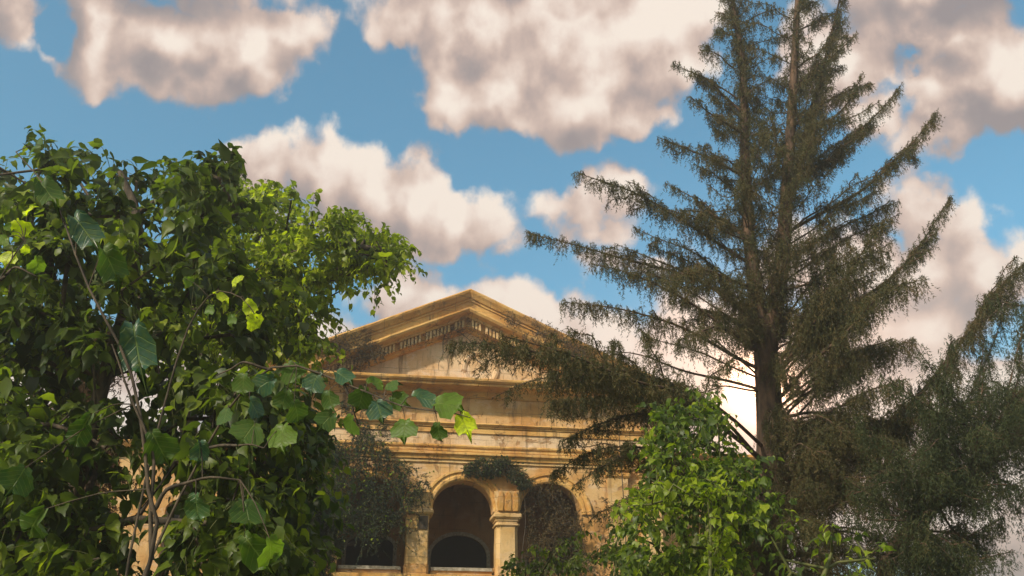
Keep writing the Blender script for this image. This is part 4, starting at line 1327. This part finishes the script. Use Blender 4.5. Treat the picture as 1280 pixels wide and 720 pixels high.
for x1, y1 in ((1150,440),(1190,470),(1230,420),(1262,370),(1292,350),(1240,500),(1170,560),(1275,440),(1210,540),(1100,470),(1120,520),(1280,600),(1250,650),(1200,680),(1060,600),(1080,560),(1100,640),(1130,580),(1160,500),(1220,580),(1255,530),(1180,620),(1285,500),(1060,680),(1110,700),(1230,460),(1190,420),(1155,640),(1120,730),(1160,720),(1190,715),(1215,700),(1235,690),(1100,760),(1180,760),(1225,735),(1140,700),(1245,660),(1070,520),(1090,580),(1060,640),(1110,560),(1130,620),(1150,680),(1085,720),(1210,650),(1265,690)):
    p0 = Vector(tl[int((random.uniform(.35, .75) if y1 < 640 else random.uniform(.28, .5)) * (len(tl) - 1))])
    tip = at(x1, y1, 14 + random.uniform(-1.5, 1.5))
    s2.limb([p0, (p0 + tip) / 2 + Vector((0, 0, -.15)), tip], spread=.5, hang=.45, dens=1.1, t0=.2, r=.022)
s2.build(44)

# withered brown spruce behind the left tree
b2 = at(104, 720, 14.5); b2.z = 0
s3 = Conifer('spruce_tree', b2, 'withered reddish brown spruce deep behind the left tree', 'tree', 'needle_brown')
t3 = s3.trunk([Vector((b2.x, 14.5, 0)), Vector((b2.x, 14.5, 4)), at(108, 520, 14.5), at(112, 430, 14.5), at(112, 380, 14.5)], .16, .02, 24)
for q in range(60):
    p = Vector(t3[int(random.uniform(.25, .98) * (len(t3) - 1))])
    up = max(0, (p.z - 3) / 5); a = random.uniform(0, 6.28); ln_ = max(.25, .85 - .5 * up) * random.uniform(.6, 1)
    s3.limb([p, p + Vector((math.cos(a), math.sin(a), .1)) * ln_ * .5, p + Vector((math.cos(a) * ln_, math.sin(a) * ln_, -.3 * ln_))], spread=.42, hang=.4, dens=.7, t0=.05, r=.015)
s3.build(70, .05, .018)

# dark juniper at the foot of the left pier
b3 = at(385, 720, 22.0); b3.z = 0
s4 = Conifer('juniper', b3, 'dark bushy juniper in front of the left end of the loggia', 'shrub', 'needle_dark')
t4 = s4.trunk([Vector((b3.x, 22, 0)), at(384, 700, 22), at(378, 600, 22)], .12, .02, 20)
for q in range(70):
    p = Vector(t4[int(random.uniform(.3, .98) * (len(t4) - 1))])
    up = max(0, (p.z - 2) / 5); a = random.uniform(0, 6.28); ln_ = max(.3, 1.0 - .45 * up) * random.uniform(.6, 1)
    s4.limb([p, p + Vector((math.cos(a), math.sin(a), .3)) * ln_ * .5, p + Vector((math.cos(a) * ln_, math.sin(a) * ln_, .15 * ln_))], spread=.4, hang=.4, dens=.9, t0=.05, r=.015)
s4.build(75, .07, .024, 'bark_dark')

# ------------------------------------------------------------------ creepers on the facade
def creeper(label, polys, stems, mat='needle_dark', hang=.4, per_m=70, ln=.065, wd=.024, dens=1.0, leafmat=None, cat='creeper'):
    """polys: photo outlines on the facade with count and depth range; stems: facade paths (x, y, w) from the ground"""
    f0 = fac(stems[0][0][0], stems[0][0][1], stems[0][0][2])
    root = thing('creeper', tuple(hworld(f0[0], 0.0, stems[0][0][2])), label, cat)
    paths = []
    for st in stems:
        pts = []
        for x, y, w in st:
            u, z = fac(x, y, w); pts.append(hworld(u, z, w))
        if st is stems[0]:
            pts = [Vector((pts[0].x, pts[0].y, 0.0))] + pts
        paths.append((curve(pts, 24, .05), np.linspace(.022, .007, len(curve(pts, 24)))))
    A = []; B = []; LP = []
    nodes = np.vstack([p for p, _ in paths])
    for poly, n, w0, w1, hg in polys:
        xs = [p[0] for p in poly]; ys = [p[1] for p in poly]
        k = 0
        while k < n:
            x = random.uniform(min(xs), max(xs)); y = random.uniform(min(ys), max(ys))
            if not inside(poly, x, y): continue
            if mnoise.noise(Vector((x * .05, y * .05, n))) < -.12 and random.random() < .7: 
                k += .25; continue
            k += 1
            w = random.uniform(w0, w1)
            u, z = fac(x, y, w)
            p = hworld(u, z, w)
            q = np.array(p)
            h = hg * random.uniform(.2, 1.0)
            dirn = norm(np.array([0, 0, -1.0]) + rng.normal(size=3) * .35)
            m_ = q + dirn * h * .5
            e_ = m_ + norm(dirn + rng.normal(size=3) * .3) * h * .5
            A += [q, m_]; B += [m_, e_]
            side = rng.normal(size=3); side[2] = abs(side[2]) * .4; side = norm(side) * .16
            A.append(q - side); B.append(q + side)
            if k % 9 < 1:
                j = int(np.argmin(np.linalg.norm(nodes - q, axis=1)))
                paths.append((curve([nodes[j], (nodes[j] + q) / 2 - np.array([0, 0, .05]), q], 6, .02), np.linspace(.009, .003, 6)))
            LP.append(q)
    link('stem', local(tubes('stem', paths), root), M['bark_dark'], root)
    me = needles('foliage', np.array(A), np.array(B), per_m, ln, wd)
    print('creeper', len(me.polygons))
    tag(link('foliage', local(me, root), M[mat], root), kind='stuff')
    if leafmat:
        LP = np.array(LP); i = rng.integers(0, len(LP), int(len(LP) * 1.2))
        pos = LP[i] + rng.normal(size=(len(i), 3)) * .12
        lm = leaves_mesh('leaf_cover', pos, rng.uniform(.05, .11, len(i)), LEAF_B)
        tag(link('leaf_cover', local(lm, root), M[leafmat], root), kind='stuff')
    return root

creeper('dark green creeper draped over the left arch and its pillar', [
    ([(405,545),(440,555),(455,530),(470,545),(500,572),(530,590),(540,608),(520,622),(505,632),(495,652),(470,662),(440,655),(410,650),(400,600)], 520, .15, 1.0, .62),
    ([(405,600),(535,600),(525,640),(500,680),(440,675),(400,690)], 90, .1, 1.0, 1.0),
    ([(395,560),(430,560),(425,700),(395,700)], 300, .1, .5, .5),
    ([(425,480),(480,480),(485,560),(430,560)], 110, .1, .5, .35),
    ([(420,640),(500,640),(498,668),(430,664)], 160, .1, .6, .3)],
    [[(412, 730, .25), (408, 660, .25), (430, 600, .3), (470, 580, .35), (525, 604, .35)], [(430, 600, .3), (445, 540, .3), (455, 490, .3)]], 'needle_dark', leafmat='leaf_shrub')
creeper('small mound of creeper grown over the arches above the ringed capital', [
    ([(578,590),(592,577),(612,572),(640,577),(655,590),(664,606),(655,612),(640,600),(615,594),(590,596)], 340, .1, .45, .22)],
    [[(655, 745, .1), (654, 690, .1), (655, 650, .1), (650, 605, .3), (610, 585, .3)]], 'needle_dark', leafmat='leaf_dark')
creeper('rusty brown creeper curtain hanging inside the right arch', [
    ([(652,612),(672,600),(700,610),(722,640),(735,700),(650,730),(660,680)], 330, -.4, .3, .55),
    ([(690,640),(760,620),(770,740),(640,740)], 150, .2, .8, .5)],
    [[(735, 760, .3), (722, 680, .3), (700, 630, .2), (672, 606, .2)]], 'needle_rust')
creeper('dry twiggy growth trailing under the rake of the pediment', [
    ([(470,428),(500,425),(560,400),(600,392),(625,405),(650,425),(690,440),(640,446),(600,440),(560,424),(540,430),(500,437),(470,440)], 130, .1, .5, .30),
    ([(625,388),(660,395),(720,420),(760,440),(800,462),(740,460),(690,440),(640,420)], 330, .8, 1.1, .2)],
    [[(786, 730, .4), (776, 600, .4), (765, 500, .6), (730, 440, 1.0), (640, 405, 1.0)], [(640, 430, .3), (600, 435, .3), (560, 412, .3), (490, 430, .3)], [(590,440,.2),(600,452,.2),(612,470,.2)], [(560,410,.2),(552,440,.2),(548,462,.2)], [(640,470,.2),(650,455,.2),(662,447,.2)]],
    'needle_rust', per_m=36)
creeper('tangle of dark creeper over the left corner of the pediment', [
    ([(400,425),(440,412),(465,425),(485,440),(470,452),(440,450),(425,440),(400,446)], 260, .3, 1.1, .3),
    ([(350,452),(420,440),(470,450),(440,475),(360,480)], 120, .2, .8, .5)],
    [[(392, 735, .3), (392, 600, .3), (395, 500, .4), (420, 445, .8), (465, 432, 1.0)]], 'needle_rust', per_m=60)

# ------------------------------------------------------------------ shrubs in the lower right
P3 = [(838,500),(858,492),(885,505),(900,528),(915,560),(945,585),(965,600),(955,650),(925,690),(900,740),(765,745),(782,700),(797,640),(804,600),(815,560),(822,520)]
broadleaf('leafy_shrub', 'tall bright green shrub with sunlit yellow leaves below the spruce trunk', 'shrub',
    [(850, 1150, 11.0), (860, 900, 11.0), (866, 760, 11.0), (870, 640, 11.0), (862, 560, 11.0)],
    [(P3, 200, 10.0, 12.2, 0.02, 1.8)], M['leaf_shrub'], 0.078, m=4, length=.38, gap=.042, r0=0.07, nind=180, bark='stem')
broadleaf('leafy_shrub', 'low sparse shrub with a few bright leaves under the dark spruce boughs', 'shrub',
    [(1010, 1200, 10.0), (1010, 900, 10.0), (1020, 760, 10.0), (1040, 690, 10.0)],
    [([(960,650),(1000,640),(1060,660),(1098,690),(1095,760),(930,760)], 18, 9.6, 10.6, -0.1, 1.8), ([(1040,700),(1110,690),(1110,760),(1040,760)], 6, 9.6, 10.4, -.5, 1.8)],
    M['leaf_shrub'], 0.09, m=2, length=.3, gap=.06, r0=0.04, nind=60, bark='stem')
broadleaf('leafy_shrub', 'dark green feathery shrub at the foot of the right arch', 'shrub',
    [(700, 1100, 15.0), (705, 850, 15.0), (708, 760, 15.0), (712, 700, 15.0)],
    [([(640,700),(680,680),(740,668),(775,640),(800,660),(790,760),(640,760)], 55, 14.2, 16.0, -0.1, 1.6)],
    M['leaf_mid'], 0.085, m=5, length=.4, gap=.05, tmpl=LEAF_B, r0=0.05, bark='stem')
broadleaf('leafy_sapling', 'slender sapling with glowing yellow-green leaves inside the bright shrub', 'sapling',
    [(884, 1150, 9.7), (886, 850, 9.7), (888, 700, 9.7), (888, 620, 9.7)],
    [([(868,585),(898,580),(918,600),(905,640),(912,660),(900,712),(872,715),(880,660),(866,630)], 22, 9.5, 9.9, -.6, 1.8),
     ([(770,640),(800,612),(850,600),(855,618),(810,635)], 7, 9.5, 9.9, -.6, 1.8)], M['leaf_sapling'], 0.075, m=3, length=.2, gap=.035, r0=.02, bark='stem')  # bright leaf colour paints the sunlit clusters of the shrub

for o in list(COL.objects):
    if o.parent is None and 'category' in o.keys() and 'group' not in o.keys():
        g_ = {'spruce_tree': 'spruces beside and behind the mansion front', 'broadleaf_tree': 'broadleaf trees on the left side',
              'leafy_bough': 'near boughs with large leaves', 'creeper': 'creepers growing on the facade', 'leafy_shrub': 'shrubs at the lower right'}.get(o.name.split('.')[0])
        if g_: o['group'] = g_

# ------------------------------------------------------------------ thin warm summer air
hm = bpy.data.materials.new('warm_haze'); hm.use_nodes = True; hm.node_tree.nodes.clear()
ht = NT(hm.node_tree)
hv = ht.node('ShaderNodeVolumePrincipled')
hv.inputs['Color'].default_value = (1.0, 0.87, 0.72, 1)
hv.inputs['Density'].default_value = 0.0045
hv.inputs['Anisotropy'].default_value = 0.65
ho = ht.node('ShaderNodeOutputMaterial'); ht.l.new(hv.outputs[0], ho.inputs['Volume'])
mb = MB(); mb.box(-1510, 1510, -1510, 1510, -1.0, 20.5)
tag(mb.build('haze', hm), kind='stuff')
